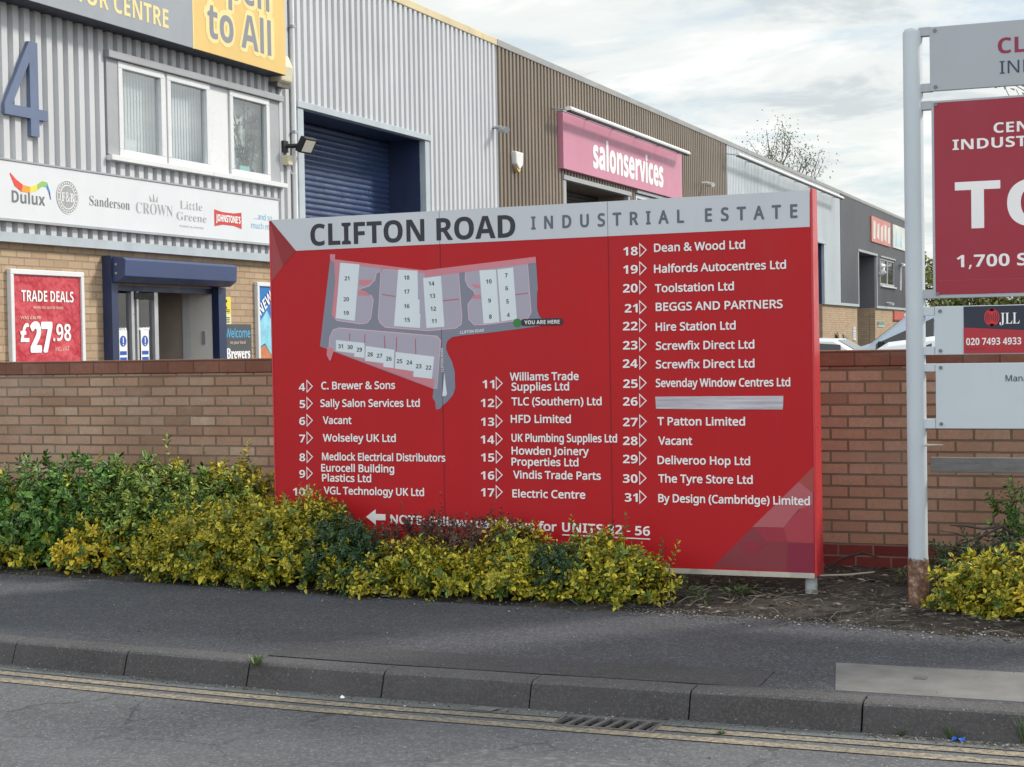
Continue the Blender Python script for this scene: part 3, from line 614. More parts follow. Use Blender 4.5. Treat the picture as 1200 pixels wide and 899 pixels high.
b = MB().add([(GX0, GY0, -.3), (GX1, GY0, -.3), (GX1, GY1, -.3), (GX0, GY1, -.3), (GX0, GY0, -.002), (GX1, GY0, -.002), (GX1, GY1, -.002), (GX0, GY1, -.002)], [(0, 1, 2, 3), (0, 4, 5, 1), (1, 5, 6, 2), (2, 6, 7, 3), (3, 7, 4, 0)]); b.build('pit', M['void'], g)
c = thing('access_cover', (-.6, 7.43, .13), 'pale concrete access cover let into the dark footway by the kerb', 'access cover')
MB().add([(-1.315, 7.13, .10), (.45, 7.13, .10), (.45, 7.72, .10), (-1.415, 7.70, .10), (-1.315, 7.13, .1265), (.45, 7.13, .1265), (.45, 7.72, .1335), (-1.415, 7.70, .1335)], [(4, 5, 6, 7), (0, 1, 5, 4), (1, 2, 6, 5), (2, 3, 7, 6), (3, 0, 4, 7)]).build('slab', M['slabc'], c)
MB().box(-1.02, -.965, 7.44, 7.495, .12, .1335).build('lifting_key_plate', M['iron'], c)

# ------------------------------------------------------------------ boundary wall
WX0, WX1 = -9.98, 3.4
wl = thing('brick_wall', (-3.3, 10.7, .1), 'long low buff brick boundary wall with dark red coping behind the planting bed', 'wall')
box('brickwork', M['wbrick'], WX0, WX1, 10.60, 10.815, .05, 1.475, wl)
box('coping', M['cop'], WX0, WX1, 10.588, 10.827, 1.478, 1.580, wl, bevel=.006)
box('plinth_course', M['plinth'], WX0, WX1, 10.597, 10.61, .183, .333, wl)

# ------------------------------------------------------------------ industrial units
def ribbed(name, m, parent, y0, y1, z0, z1, holes, x=-10.0, depth=.052, P=.1667):
    prof = []; y = y0; 
    while y < y1:
        for o, d in ((0, 0), (.050, 0), (.060, depth), (.142, depth), (.152, 0)):
            if y + o < y1: prof.append((y + o, d))
        y += P
    prof.append((y1, 0))
    ys = np.array([p[0] for p in prof]); ds = np.array([p[1] for p in prof])
    cuts = sorted(set(list(ys) + [h for a in holes for h in a[:2] if y0 < h < y1]))
    b = MB()
    for ya, yb in zip(cuts[:-1], cuts[1:]):
        if yb - ya < 1e-5: continue
        da, db = float(np.interp(ya, ys, ds)), float(np.interp(yb, ys, ds)); ym = (ya + yb) / 2
        zs = [(z0, z1)]
        for ha, hb, hz0, hz1 in holes:
            if ha <= ym <= hb:
                nz = []
                for a, c in zs:
                    if hz0 > a: nz.append((a, min(c, hz0)))
                    if hz1 < c: nz.append((max(a, hz1), c))
                zs = nz
        for a, c in zs: b.add([(x + da, ya, a), (x + db, yb, a), (x + db, yb, c), (x + da, ya, c)], [(0, 1, 2, 3)])
    return b.build(name, m, parent)
def shutter(parent, m, x, y0, y1, z0, z1, P=.077):
    b = MB(); z = z0; V = []; nn = 0
    while z < z1:
        for k in range(5):
            a = k / 5; V += [(x + .016 * math.sin(math.pi * a), y0, min(z + P * a, z1)), (x + .016 * math.sin(math.pi * a), y1, min(z + P * a, z1))]; nn += 1
        z += P
    b.add(V, [(2 * i, 2 * i + 1, 2 * i + 3, 2 * i + 2) for i in range(nn - 1)], smooth=False)
    return b.build('roller_shutter', m, parent)
def window(parent, y0, y1, z0, z1, x, fw=.065, sash=True, name='window', gm=None, fm=None):
    """white frame standing at x (front face), with its pane"""
    b = MB(); b.box(x - .07, x, y0, y1, z0, z0 + fw); b.box(x - .07, x, y0, y1, z1 - fw, z1); b.box(x - .07, x, y0, y0 + fw, z0 + fw, z1 - fw); b.box(x - .07, x, y1 - fw, y1, z0 + fw, z1 - fw)
    w_ = b.build(name, fm or M['upvc'], parent, bevel=.006)
    ya, yb, za, zb = y0 + fw - .005, y1 - fw + .005, z0 + fw - .005, z1 - fw + .005; MB().add([(x - .042, ya, za), (x - .042, yb, za), (x - .042, yb, zb), (x - .042, ya, zb)], [(0, 1, 2, 3)]).build('pane', gm or M['glass'], w_)
    return w_
ZF, ZR = 2.69, 6.50
def unit(y0, y1, cm, copm, door, drec, shut, win, entr, label, bottoms=True):
    u = thing('industrial_unit', (-10, (y0 + y1) / 2, .1), label, 'industrial unit', 'units of the terrace')
    holes = [(door[0], door[1], .1, door[2])] + ([(win[0], win[1], win[2], win[3])] if win else [])
    ribbed('cladding', cm, u, y0 + .01, y1 - .01, ZF + .06, ZR, holes)
    # brick storey with its openings
    b = MB(); segs = sorted([(door[0], door[1])] + ([(entr[0], entr[1])] if entr else [])); y = y0
    for a, c in segs:
        if a == door[0]:
            if entr: b.box(-10.25, -10.03, entr[0], entr[1], entr[2], ZF)
            b.box(-10.25, -10.03, y, a, .05, ZF); b.build('brick_base', M['fbrick'], u); b = MB()
        else: b.box(-10.25, -10.03, y, a, .05, ZF)
        y = c
    b.box(-10.25, -10.03, y, y1, .05, ZF); b.build('brick_base', M['fbrick'], u)
    b = MB(); y = y0
    for a, c in ((door[0], door[1]), (y1, y1)):
        b.box(-10.06, -9.945, y, a, ZF - .005, ZF + .085); y = c
    b.build('flashing', M['flash'], u)
    box('coping', copm, -10.12, -9.935, y0 + .003, y1 - .003, ZR - .015, ZR + .10, u, bevel=.01)
    MB().add([(-10.1, y0, ZR + .02), (-10.1, y1, ZR + .02), (-22, y1, ZR + 1.1), (-22, y0, ZR + 1.1), (-34, y1, ZR + .02), (-34, y0, ZR + .02)], [(0, 1, 2, 3), (3, 2, 4, 5)]).build('roof', M['gcop'], u)
    # loading doorway: reveals, soffit, shutter, trims
    a, c, zt = door; xb = -10 - drec
    b = MB(); b.box(xb - .05, -10.04, c, c + .04, ZF, zt); b.box(xb - .05, -10.04, a - .04, a, ZF, zt); b.box(xb - .05, -10.04, a - .04, c + .04, zt, zt + .04); b.build('reveal', M['navy'] if shut is M['blue'] else cm, u)
    b = MB(); b.box(xb - .05, -10.26, c, c + .04, .05, ZF - .002); b.box(xb - .05, -10.26, a - .04, a, .05, ZF - .002); b.build('brick_return', M['fbrickx'], u)
    shutter(u, shut, xb, a, c, .1, zt)
    tr = M['flash'] if shut is M['blue'] else M['ltgrey']
    b = MB(); b.box(-10.05, -9.945, a - .15, a, ZF + .086, zt); b.box(-10.05, -9.945, c, c + .15, ZF + .086, zt); b.box(-10.05, -9.925, a - .17, c + .17, zt, zt + .085); b.build('door_trim', tr, u, bevel=.005)
    return u
u4 = unit(9.9, 24.82, M['cl4'], M['cream'], (18.25, 21.93, 4.64), .56, M['blue'], (14.10, 17.59, 3.64, 4.68), (14.19, 16.28, 2.33), 'light grey clad unit with cream coping, upstairs windows and navy roller door')
u5 = unit(24.83, 40.14, M['cl5'], M['gcop'], (28.1, 31.85, 4.58), .6, M['shut5'], (32.4, 35.9, 3.64, 4.68), None, 'brown clad unit with the pink fascia over its dark doorway')
u6 = unit(40.15, 55.98, M['cl6'], M['gcop'], (49.1, 52.95, 4.62), .45, M['blue'], (44.7, 48.2, 3.64, 4.68), None, 'pale blue grey clad unit under a long light bar')
u7 = unit(55.99, 71.5, M['cl7'], M['gcop'], (59.6, 63.65, 4.68), 1.2, M['navy'], (64.55, 68.3, 3.58, 4.68), None, 'charcoal clad unit at the far end of the terrace')
MB().box(-33.9, -10.26, 9.9, 10.1, .05, 6.48).build('end_wall', M['cl4'], u4)
MB().box(-33.9, -10.26, 71.3, 71.5, .05, 6.48).build('end_wall', M['cl7'], u7)
for u_, ya, yb in ((u4, 9.9, 24.82), (u5, 24.83, 40.14), (u6, 40.15, 55.98), (u7, 55.99, 71.5)): MB().box(-34.1, -33.92, ya, yb, .05, 6.48).build('rear_wall', M['ltgrey'], u_)
# unit 4: first floor window band
b = MB(); b.box(-10.02, -9.935, 14.08, 14.27, 3.66, 4.64); b.build('window_reveal', M['ltgrey'], u4)
b = MB(); b.box(-10.02, -9.935, 17.37, 17.60, 3.66, 4.64); b.build('window_reveal', M['ltgrey'], u4)
b = MB(); b.box(-10.02, -9.89, 14.07, 17.66, 4.64, 4.715); b.build('window_head', M['ltgrey'], u4, bevel=.006)
b = MB(); b.box(-10.02, -9.88, 14.07, 16.0, 3.595, 3.65); b.box(-10.02, -9.88, 16.006, 17.70, 3.595, 3.65); b.build('window_sill', M['upvc'], u4, bevel=.006)
for a, c, g_ in ((14.275, 15.12, 'glass'), (15.17, 16.03, 'glass'), (16.46, 17.365, 'pglass')): window(u4, a, c, 3.655, 4.635, -9.925, .072, gm=M[g_])
box('window_infill', M['upvc'], -10.0, -9.95, 16.035, 16.455, 3.655, 4.635, u4)
box('window_mullion', M['upvc'], -10.0, -9.94, 15.125, 15.165, 3.655, 4.635, u4)
b = MB()
for i in range(39):
    if i == 39: break
    y = 14.3 + i * .056
    b.add([(-10.07, y, 3.66), (-10.075, y + .050, 3.66), (-10.075, y + .050, 4.63), (-10.07, y, 4.63)], [(0, 1, 2, 3)])
b.build('blind', M['blind'], u4)
MB().box(-10.11, -10.10, 16.44, 17.42, 3.64, 4.66).build('blind', M['blind'], u4)  # pale backing added to brighten the pane behind the branch shapes
MB().box(-11.6, -11.5, 14.1, 17.6, 3.3, 5.0).box(-11.5, -10.05, 14.06, 14.1, 3.3, 5.0).box(-11.5, -10.05, 17.6, 17.64, 3.3, 5.0).box(-11.5, -10.05, 14.1, 17.6, 3.3, 3.62).box(-11.5, -10.05, 14.1, 17.6, 4.7, 4.75).build('office_interior', M['blind'], u4)
for u_, (ya, yb, za, zb) in ((u5, (32.4, 35.9, 3.64, 4.68)), (u6, (44.7, 48.2, 3.64, 4.68)), (u7, (64.55, 68.3, 3.58, 4.68))):
    window(u_, ya + .02, (ya + yb) / 2, za + .02, zb - .02, -9.96, .08, gm=M['tint'], fm=M['ltgrey'] if u_ is u7 else None); window(u_, (ya + yb) / 2 + .01, yb - .02, za + .02, zb - .02, -9.96, .08, gm=M['tint'], fm=M['ltgrey'] if u_ is u7 else None)
    box('window_head', M['ltgrey'], -10.02, -9.90, ya - .05, yb + .05, zb, zb + .06, u_); box('window_sill', M['upvc'], -10.02, -9.87, ya - .05, yb + .05, za - .05, za, u_)
    box('room_interior', M['dark'], -11.2, -11.1, ya - .1, yb + .1, za - .1, zb + .1, u_)
# unit 4: entrance with shutter box, guides, sliding doors and the lobby behind
b = MB(); O = FR((0, 14.09, 0), (1, 0, 0), (0, 0, 1), (0, 1, 0))
prof = [(-10.03, 2.35), (-9.86, 2.35), (-9.775, 2.41), (-9.765, 2.575), (-9.80, 2.60), (-10.03, 2.62)]
b.prism(prof, O, 0, 2.18); b.build('shutter_box', M['bluebox'], u4, bevel=.004)
b = MB()
for z_ in (2.53, 2.44):
    for x_ in (-9.97, -9.88): b.tube([(x_, 14.094, z_), (x_, 14.082, z_)], .012, 8)
b.build('shutter_box_rivet', M['steel'], u4)
b = MB(); b.box(-10.03, -9.92, 14.06, 14.085, .1, 2.62); b.box(-10.03, -9.94, 14.085, 14.20, .1, 2.345); b.build('shutter_guide', M['navy'], u4); MB().box(-10.03, -9.94, 16.14, 16.30, .1, 2.345).build('shutter_guide', M['navy'], u4)
b = MB(); b.box(-10.12, -10.035, 14.20, 16.14, 2.27, 2.35); b.build('door_header', M['navy'], u4)
b = MB()
for a, c in ((14.205, 14.245), (14.605, 14.655), (14.70, 14.735), (15.03, 15.10)): b.box(-10.12, -10.06, a, c, .1, 2.27)
b.build('sliding_door_frame', M['steel'], u4)
for ya, yb in ((14.245, 14.605), (14.735, 15.03)): MB().add([(-10.095, ya, .15), (-10.095, yb, .15), (-10.095, yb, 2.25), (-10.095, ya, 2.25)], [(0, 1, 2, 3)]).build('sliding_door_pane', M['dglass'], u4)
b = MB(); b.box(-10.16, -10.05, 14.66, 15.0, 2.19, 2.26); b.build('door_operator', M['black'], u4)
b = MB(); b.box(-11.0, -10.44, 16.16, 16.26, .1, 2.6); b.build('lobby_wall', M['taupe'], u4)
b = MB(); b.box(-10.43, -10.33, 16.145, 16.26, .1, 2.6); b.build('lobby_post', M['upvc'], u4)
b = MB(); b.box(-10.325, -10.035, 16.15, 16.27, .1, 2.29); b.build('lobby_panel', M['offw'], u4)
b = MB(); b.box(-10.17, -10.13, 16.135, 16.149, 1.70, 1.85); b.build('door_entry_keypad', M['ltgrey'], u4)
b = MB(); b.box(-12.6, -12.5, 13.0, 18, .1, 2.7); b.box(-12.5, -10.26, 13.0, 13.05, .1, 2.7); b.box(-12.5, -10.26, 13, 18, 2.62, 2.66); b.build('lobby_interior', M['dark'], u4)
fr = fac_frame(-10.088)
for y_ in (14.40, 14.80):
    b = MB(); b.rect(fr, y_, y_ + .15, 1.45, 1.86, 0, .003, 0); b.disc(fr, y_ + .075, 1.745, .058, .003, .005, 20, 1); b.rect(fr, y_ + .015, y_ + .135, 1.60, 1.64, .003, .005, 1); b.rect(fr, y_ + .015, y_ + .135, 1.53, 1.575, .003, .005, 1)
    b.rect(fr, y_ + .067, y_ + .083, 1.725, 1.785, .005, .007, 0); b.disc(fr, y_ + .075, 1.707, .009, .005, .007, 10, 0)
    o = b.build('safety_sign', [M['wlet'], M['bsafe']])
    tag(o, 'white and blue safety sticker on the outer glass door pane beside the trade poster' if y_ < 14.6 else 'white and blue safety sticker on the inner glass door pane nearest the open lobby', 'safety sign', 'safety stickers on the doors')

# ------------------------------------------------------------------ fixtures and signs on unit 4
def lit(parent, *a, **k): return text(parent, *a, **k)
fs = thing('fascia_sign', (-9.7, 13.9, 4.91), 'big grey and yellow trade counter fascia high on the grey unit', 'shop sign')
b = MB(); b.box(-10.0, -9.705, 10.3, 17.38, 4.91, 6.3); b.build('box', M['soff'], fs)
b = MB(); b.box(-9.704, -9.70, 10.3, 15.36, 4.915, 6.3); b.build('grey_panel', M['bgrey'], fs)
b = MB(); b.box(-9.704, -9.70, 15.362, 17.38, 4.915, 6.3); b.build('yellow_panel', M['byel'], fs)
b = MB(); b.box(-9.72, -9.698, 15.345, 15.365, 4.91, 6.3); b.build('trim', M['yellt'], fs)
f7 = fac_frame(-9.70)
lit(fs, 'DECORATOR CENTRE', M['yellt'], f7, 14.875, 5.045, cap=.195, width=2.66, bold=.0, font='bold', align='R')
for body_, v_, u_, w_ in (('Open', 5.60, 15.66, 1.35), ('to All', 5.088, 15.645, 1.39)):
    lit(fs, body_, M['yellt'], f7, u_ - .03, v_, cap=.40, width=w_ + .06, bold=.06, font='bold', n=.002, name='lettering_outline'); lit(fs, body_, M['bgrey2'], f7, u_, v_, cap=.39, width=w_, bold=.0, font='bold', n=.004)
ws = thing('brand_sign', (-9.9, 13.9, 2.9), 'long white sign of paint brand logos under the first floor windows', 'shop sign')
b = MB(); b.box(-9.965, -9.905, 10.25, 17.50, 2.895, 3.435); b.build('panel', M['wsign'], ws, bevel=.004)
b = MB(); b.box(-9.97, -9.895, 10.24, 17.51, 3.435, 3.452); b.box(-9.97, -9.895, 10.24, 17.51, 2.872, 2.894); b.build('edge_trim', M['ltgrey'], ws)
f9 = fac_frame(-9.905)
# ribbon logo + word
top = [(12.49, 3.325), (12.57, 3.27), (12.67, 3.225), (12.78, 3.215), (12.88, 3.245), (12.96, 3.285), (13.03, 3.278), (13.07, 3.20), (13.085, 3.12)]
bot = [(12.485, 3.31), (12.55, 3.205), (12.645, 3.16), (12.77, 3.158), (12.88, 3.19), (12.96, 3.235), (13.02, 3.232), (13.055, 3.18), (13.078, 3.115)]
cols = ['r_red', 'r_red', 'r_or', 'r_ye', 'r_gr', 'r_gr', 'r_bl', 'r_nv']
b = MB()
for i in range(8): b.prism([top[i], top[i + 1], bot[i + 1], bot[i]], f9, .001, .003, i)
b.build('ribbon_emblem', [M[c] for c in cols], ws)
lit(ws, 'Dulux', M['lgrey'], f9, 12.505, 3.05, cap=.112, width=.49, bold=.0, font='bold', name='brand_lettering')
b = MB(); b.disc(f9, 13.345, 3.16, .175, .001, .003, 36, ry=.165); b.build('round_emblem', M['lgrey2'], ws)
b = MB(); b.ring(f9, 13.345, 3.16, .112, .120, .003, .005); b.ring(f9, 13.345, 3.16, .160, .166, .003, .005); b.build('round_emblem_ring', M['wlet'], ws)
b = MB()
for i in range(26):
    a = 2 * math.pi * i / 26
    if i % 13 in (0,): continue
    b.disc(f9, 13.345 + .14 * math.cos(a), 3.16 + .14 * math.sin(a), .0085, .003, .005, 6)
b.build('round_emblem_legend', M['wlet'], ws)
lit(ws, 'F&B', M['wlet'], f9, 13.345, 3.115, cap=.085, width=.19, bold=.0, font='serif', n=.006, align='C', name='emblem_lettering')
lit(ws, 'Sanderson', M['lgrey'], f9, 13.70, 3.105, cap=.098, width=.69, bold=-.006, font='serif', name='brand_lettering')
lit(ws, 'CROWN', M['lgrey2'], f9, 14.50, 3.085, cap=.115, width=.69, bold=-.008, font='serif', name='brand_lettering')
b = MB()
for dx in (-.05, 0, .05): b.prism([(14.83 + dx - .018, 3.222), (14.83 + dx + .018, 3.222), (14.83 + dx * 1.5, 3.285 + (.02 if dx == 0 else 0))], f9, .001, .003)
b.build('crown_emblem', M['lgrey2'], ws)
lit(ws, 'Little', M['lgrey2'], f9, 15.33, 3.185, cap=.088, width=.45, bold=-.007, font='serif', name='brand_lettering'); lit(ws, 'Greene', M['lgrey2'], f9, 15.26, 3.06, cap=.088, width=.60, bold=-.007, font='serif', name='brand_lettering')
lit(ws, 'PAINT & PAPER', M['lgrey2'], f9, 15.32, 2.985, cap=.02, width=.48, bold=0, name='brand_lettering')
b = MB(); b.prism([(16.03, 3.225), (16.2, 3.205), (16.45, 3.205), (16.62, 3.225), (16.62, 3.035), (16.45, 3.062), (16.2, 3.062), (16.03, 3.035)], f9, .001, .003); b.build('red_badge', M['lred'], ws)
lit(ws, "JOHNSTONE'S", M['wlet'], f9, 16.325, 3.095, cap=.078, width=.53, bold=.01, font='bold', align='C', n=.005, name='brand_lettering')
lit(ws, '...and so', M['lcy'], f9, 17.33, 3.17, cap=.07, width=.42, bold=0, align='R', name='brand_lettering'); lit(ws, 'much more', M['lcy'], f9, 16.84, 3.06, cap=.07, width=.60, bold=0, name='brand_lettering')

fn = thing('unit_numeral', (-9.95, 12.77, 3.7), 'slate blue figure 4 fixed to the ribbed cladding', 'numeral')
f4 = fac_frame(-9.955); b = MB()
b.prism([(12.815, 3.70), (12.94, 3.70), (12.94, 4.595), (12.815, 4.595)], f4, .01, .05); b.prism([(12.94, 3.865), (13.07, 3.865), (13.07, 3.965), (12.94, 3.965)], f4, .01, .05); b.prism([(12.44, 3.865), (12.815, 3.865), (12.815, 3.965), (12.44, 3.965)], f4, .01, .05)
b.prism([(12.44, 3.965), (12.55, 3.965), (12.815, 4.40), (12.815, 4.595)], f4, .01, .05); b.build('figure', M['blue4'], fn)
b = MB()
for y_, z_ in ((12.87, 4.4), (12.87, 3.8), (12.55, 3.92)): b.tube([(-9.99, y_, z_), (-9.944, y_, z_)], .012, 8)
b.build('stand_off', M['steel'], fn)
bl = thing('alarm_box', (-9.9, 17.6, 4.9), 'ivory alarm bell box beside the end of the yellow fascia', 'alarm box')
b = MB(); O = FR((0, 17.42, 0), (1, 0, 0), (0, 0, 1), (0, 1, 0)); b.prism([(-9.96, 4.86), (-9.87, 4.83), (-9.80, 4.88), (-9.78, 5.05), (-9.84, 5.20), (-9.96, 5.22)], O, .02, .30); b.build('cover', M['ivory'], bl, bevel=.02)
b = MB(); b.prism([(-9.97, 4.82), (-9.84, 4.80), (-9.84, 4.86), (-9.97, 4.86)], O, .0, .30); b.build('base', M['iron'], bl)
dp = thing('downpipe', (-9.93, 17.98, .1), 'white vertical trim pipe on the cladding beside the navy doorway', 'downpipe')
b = MB(); b.tube([(-9.93, 17.96, 2.6), (-9.93, 17.96, 6.45)], .035, 10); b.build('pipe', M['white'], dp)
b = MB(); 
for z_ in (5.6, 4.3, 3.0): b.box(-9.975, -9.89, 17.915, 18.005, z_, z_ + .03)
b.build('clip', M['ltgrey'], dp)
b = MB(); b.tube([(-9.955, 18.03, 5.25), (-9.95, 18.05, 5.7), (-9.955, 18.04, 6.3)], .012, 6); b.build('cable', M['black'], dp)
fl = thing('floodlight', (-9.93, 17.75, 4.0), 'black floodlight on a weathered bracket beside the navy doorway', 'floodlight')
Ux = Vector((.86, -.10, -.50)).normalized(); Vx = Vector((0, 0, 1)) - Ux * Ux.z; Vx.normalize(); Wx = Ux.cross(Vx)
frl = (Vector((-9.72, 17.90, 4.13)), Wx, Vx, Ux); b = MB(); b.rect(frl, -.13, .13, -.10, .10, -.05, .03); b.build('housing', M['black'], fl, bevel=.012)
b = MB(); b.rect(frl, -.10, .10, -.075, .075, .0305, .034); b.build('lens', M['lens'], fl)
b = MB(); b.tube([(-9.95, 17.74, 4.12), (-9.84, 17.80, 4.12), (-9.76, 17.86, 4.13)], .028, 8); b.box(-9.98, -9.92, 17.68, 17.80, 4.04, 4.18); b.build('arm', M['black'], fl)
b = MB(); b.box(-9.96, -9.86, 17.69, 17.80, 3.88, 4.0); b.build('junction_box', M['ivory'], fl, bevel=.01)
b = MB(); b.tube([(-9.9, 17.76, 3.88), (-9.88, 17.80, 3.78), (-9.86, 17.86, 3.78), (-9.86, 17.86, 3.92), (-9.82, 17.85, 4.02)], .008, 6); b.build('cable', M['white'], fl)

po = thing('trade_poster', (-9.98, 13.13, 1.0), 'red trade deals poster in a white frame on the brick wall', 'poster')
def framed(parent, y0, y1, z0, z1, x, m, fw=.05, fm=None):
    b = MB(); b.box(x - .05, x, y0, y1, z1 - fw, z1); b.box(x - .05, x, y0, y1, z0, z0 + fw); b.box(x - .05, x, y0, y0 + fw, z0 + fw, z1 - fw); b.box(x - .05, x, y1 - fw, y1, z0 + fw, z1 - fw); b.build('frame', fm or M['upvc'], parent, bevel=.006)
    MB().box(x - .045, x - .02, y0 + fw, y1 - fw, z0 + fw, z1 - fw).build('print', m, parent)
framed(po, 12.555, 13.69, .95, 2.438, -9.98, M['poster'])
fp = fac_frame(-10.0)
lit(po, 'TRADE DEALS', M['wlet'], fp, 13.125, 2.135, cap=.105, width=.80, bold=.0, font='bold', align='C', n=.006)
lit(po, 'WHEN YOU BUY IN TRADE', M['pltxt'], fp, 13.125, 2.065, cap=.024, width=.46, bold=.01, align='C', n=.006)
lit(po, 'WAS £36.98', M['pltxt'], fp, 12.70, 1.965, cap=.03, width=.30, bold=.012, n=.006, font='plain')
lit(po, '£', M['wlet'], fp, 12.70, 1.755, cap=.165, width=.12, bold=.03, font='plain', n=.006); lit(po, '27', M['wlet'], fp, 12.85, 1.655, cap=.275, width=.32, bold=.02, font='bold', n=.006); lit(po, '.98', M['wlet'], fp, 13.19, 1.755, cap=.165, width=.28, bold=.0, font='bold', n=.006)
lit(po, 'inc. VAT', M['pltxt'], fp, 13.22, 1.655, cap=.045, width=.22, bold=.0, n=.006)
b = MB(); b.rect(fp, 12.68, 13.27, 1.475, 1.525, .003, .02); b.build('product_picture', M['wlet'], po)
lit(po, 'TOTAL EXCLUSIVE', M['pltxt'], fp, 12.64, 1.40, cap=.055, width=.6, bold=.012, n=.006); lit(po, 'SAVE', M['wlet'], fp, 13.29, 1.405, cap=.085, width=.28, bold=.0, font='bold', n=.006)
b = MB(); 
for r_ in ((13.25, 13.26, 1.38, 1.535), (13.60, 13.61, 1.38, 1.535), (13.25, 13.61, 1.53, 1.54)): b.rect(fp, *r_, .003, .006)
b.build('print_border', M['wlet'], po)
pb = thing('blue_poster', (-9.98, 17.5, 1.0), 'blue and orange poster in a white frame beside the welcome board', 'poster')
framed(pb, 17.085, 17.98, .95, 2.435, -9.98, M['pbl'])
b = MB(); b.prism([(17.14, 1.95), (17.32, 2.10), (17.42, 1.98), (17.60, 2.12), (17.93, 1.96), (17.93, 1.62), (17.58, 1.68), (17.40, 1.56), (17.25, 1.70), (17.14, 1.66)], fp, .003, .006); b.build('print_shape', M['pcy'], pb)
b = MB(); b.prism([(17.135, 1.0), (17.93, 1.0), (17.93, 1.62), (17.58, 1.66), (17.40, 1.55), (17.25, 1.68), (17.135, 1.64)], fp, .006, .008); b.build('print_shape', M['por'], pb)
fd = FR((-10.0, 17.17, 2.03), Vector((0, .82, .57)), Vector((0, -.57, .82)), (1, 0, 0)); lit(pb, 'NEW', M['wlet'], fd, 0, 0, cap=.13, width=.36, bold=.0, font='bold', n=.009)
yn = thing('cctv_notice', (-9.99, 16.43, 1.9), 'small yellow camera warning notice on the brick above the welcome board', 'notice')
b = MB(); b.box(-10.03, -10.02, 16.33, 16.535, 1.905, 2.245); b.build('plate', M['ylw2'], yn); b = MB(); b.box(-10.019, -10.017, 16.335, 16.53, 2.05, 2.24); b.build('yellow_field', M['ylw'], yn)
fy = fac_frame(-10.017); b = MB(); b.prism([(16.37, 2.18), (16.44, 2.215), (16.455, 2.19), (16.385, 2.155)], fy, .001, .002); b.prism([(16.40, 2.15), (16.42, 2.15), (16.45, 2.11), (16.43, 2.11)], fy, .001, .002)
for z_ in (2.09, 2.07, 2.0, 1.975, 1.95): b.rect(fy, 16.36, 16.50, z_, z_ + .009, -.0015, .002)
b.build('pictogram', M['stxt'], yn)
wb = thing('welcome_board', (-9.99, 16.64, 1.2), 'slate grey welcome board on the brick under the yellow notice', 'notice board')
b = MB(); b.box(-10.03, -10.0, 16.33, 16.955, 1.2, 1.93); b.build('board', M['chalk'], wb, bevel=.004)
lit(wb, 'Welcome', M['cytxt'], fp, 16.37, 1.775, cap=.10, width=.55, bold=.014, n=.002); lit(wb, 'to your local', M['pltxt'], fp, 16.47, 1.70, cap=.032, width=.34, bold=.01, n=.002); lit(wb, 'Brewers', M['wlet'], fp, 16.38, 1.53, cap=.115, width=.53, bold=.012, font='serif', n=.002)
# stand-in plant added as a tree reflection, and card behind the third window
hp = thing('reflection_branches', (-10.05, 17.03, 3.65), 'branching stand-in plant imitating a tree reflection in the last first floor window pane', 'stand-in plant')
b = MB(); random.seed(3); LV = []
b.tube([(-10.045, 17.03, 3.65), (-10.045, 17.03, 3.70)], [.03, .035], 10)
for i in range(9):
    p = Vector((-10.05, 17.03, 3.68)); a = Vector((random.uniform(-.1, .1), -.75 + 1.35 * i / 8 + random.uniform(-.1, .1), 1)).normalized(); pts = [p.copy()]
    for k in range(6):
        p = p + a * random.uniform(.10, .16); a = (a + Vector((random.uniform(-.1, .1), random.uniform(-.25, .25), .1))).normalized(); p.x = min(-10.025, max(-10.06, p.x)); p.y = min(17.36, max(16.6, p.y)); pts.append(p.copy())
        for q in range(2): LV.append((p + Vector((random.uniform(-.02, .02), random.uniform(-.07, .07), random.uniform(-.05, .05))), random.uniform(.03, .055)))
    b.tube(pts, .006, 5)
b.build('stem', M['dead'], hp); b = MB()
for p, r in LV:
    if p.z > 4.6: continue
    n1 = Vector((1, random.uniform(-.35, .35), random.uniform(-.35, .35))).normalized(); a = n1.cross(Vector((0, random.uniform(-1, 1), 1))).normalized(); c_ = n1.cross(a)
    b.add([p - a * r, p + c_ * r * .6, p + a * r, p - c_ * r * .6], [(0, 1, 2), (0, 2, 3)])
b.build('foliage', M['ldark'], hp)
tag(MB().box(-10.03, -10.015, 16.80, 17.02, 3.66, 3.80).build('greeting_card', M['cyan']), 'turquoise card propped behind the third upstairs window', 'card')
tag(MB().box(-10.055, -10.035, 14.52, 14.72, 3.74, 3.87).build('paper_note', M['wsign']), 'white paper note behind the first upstairs window pane', 'paper')

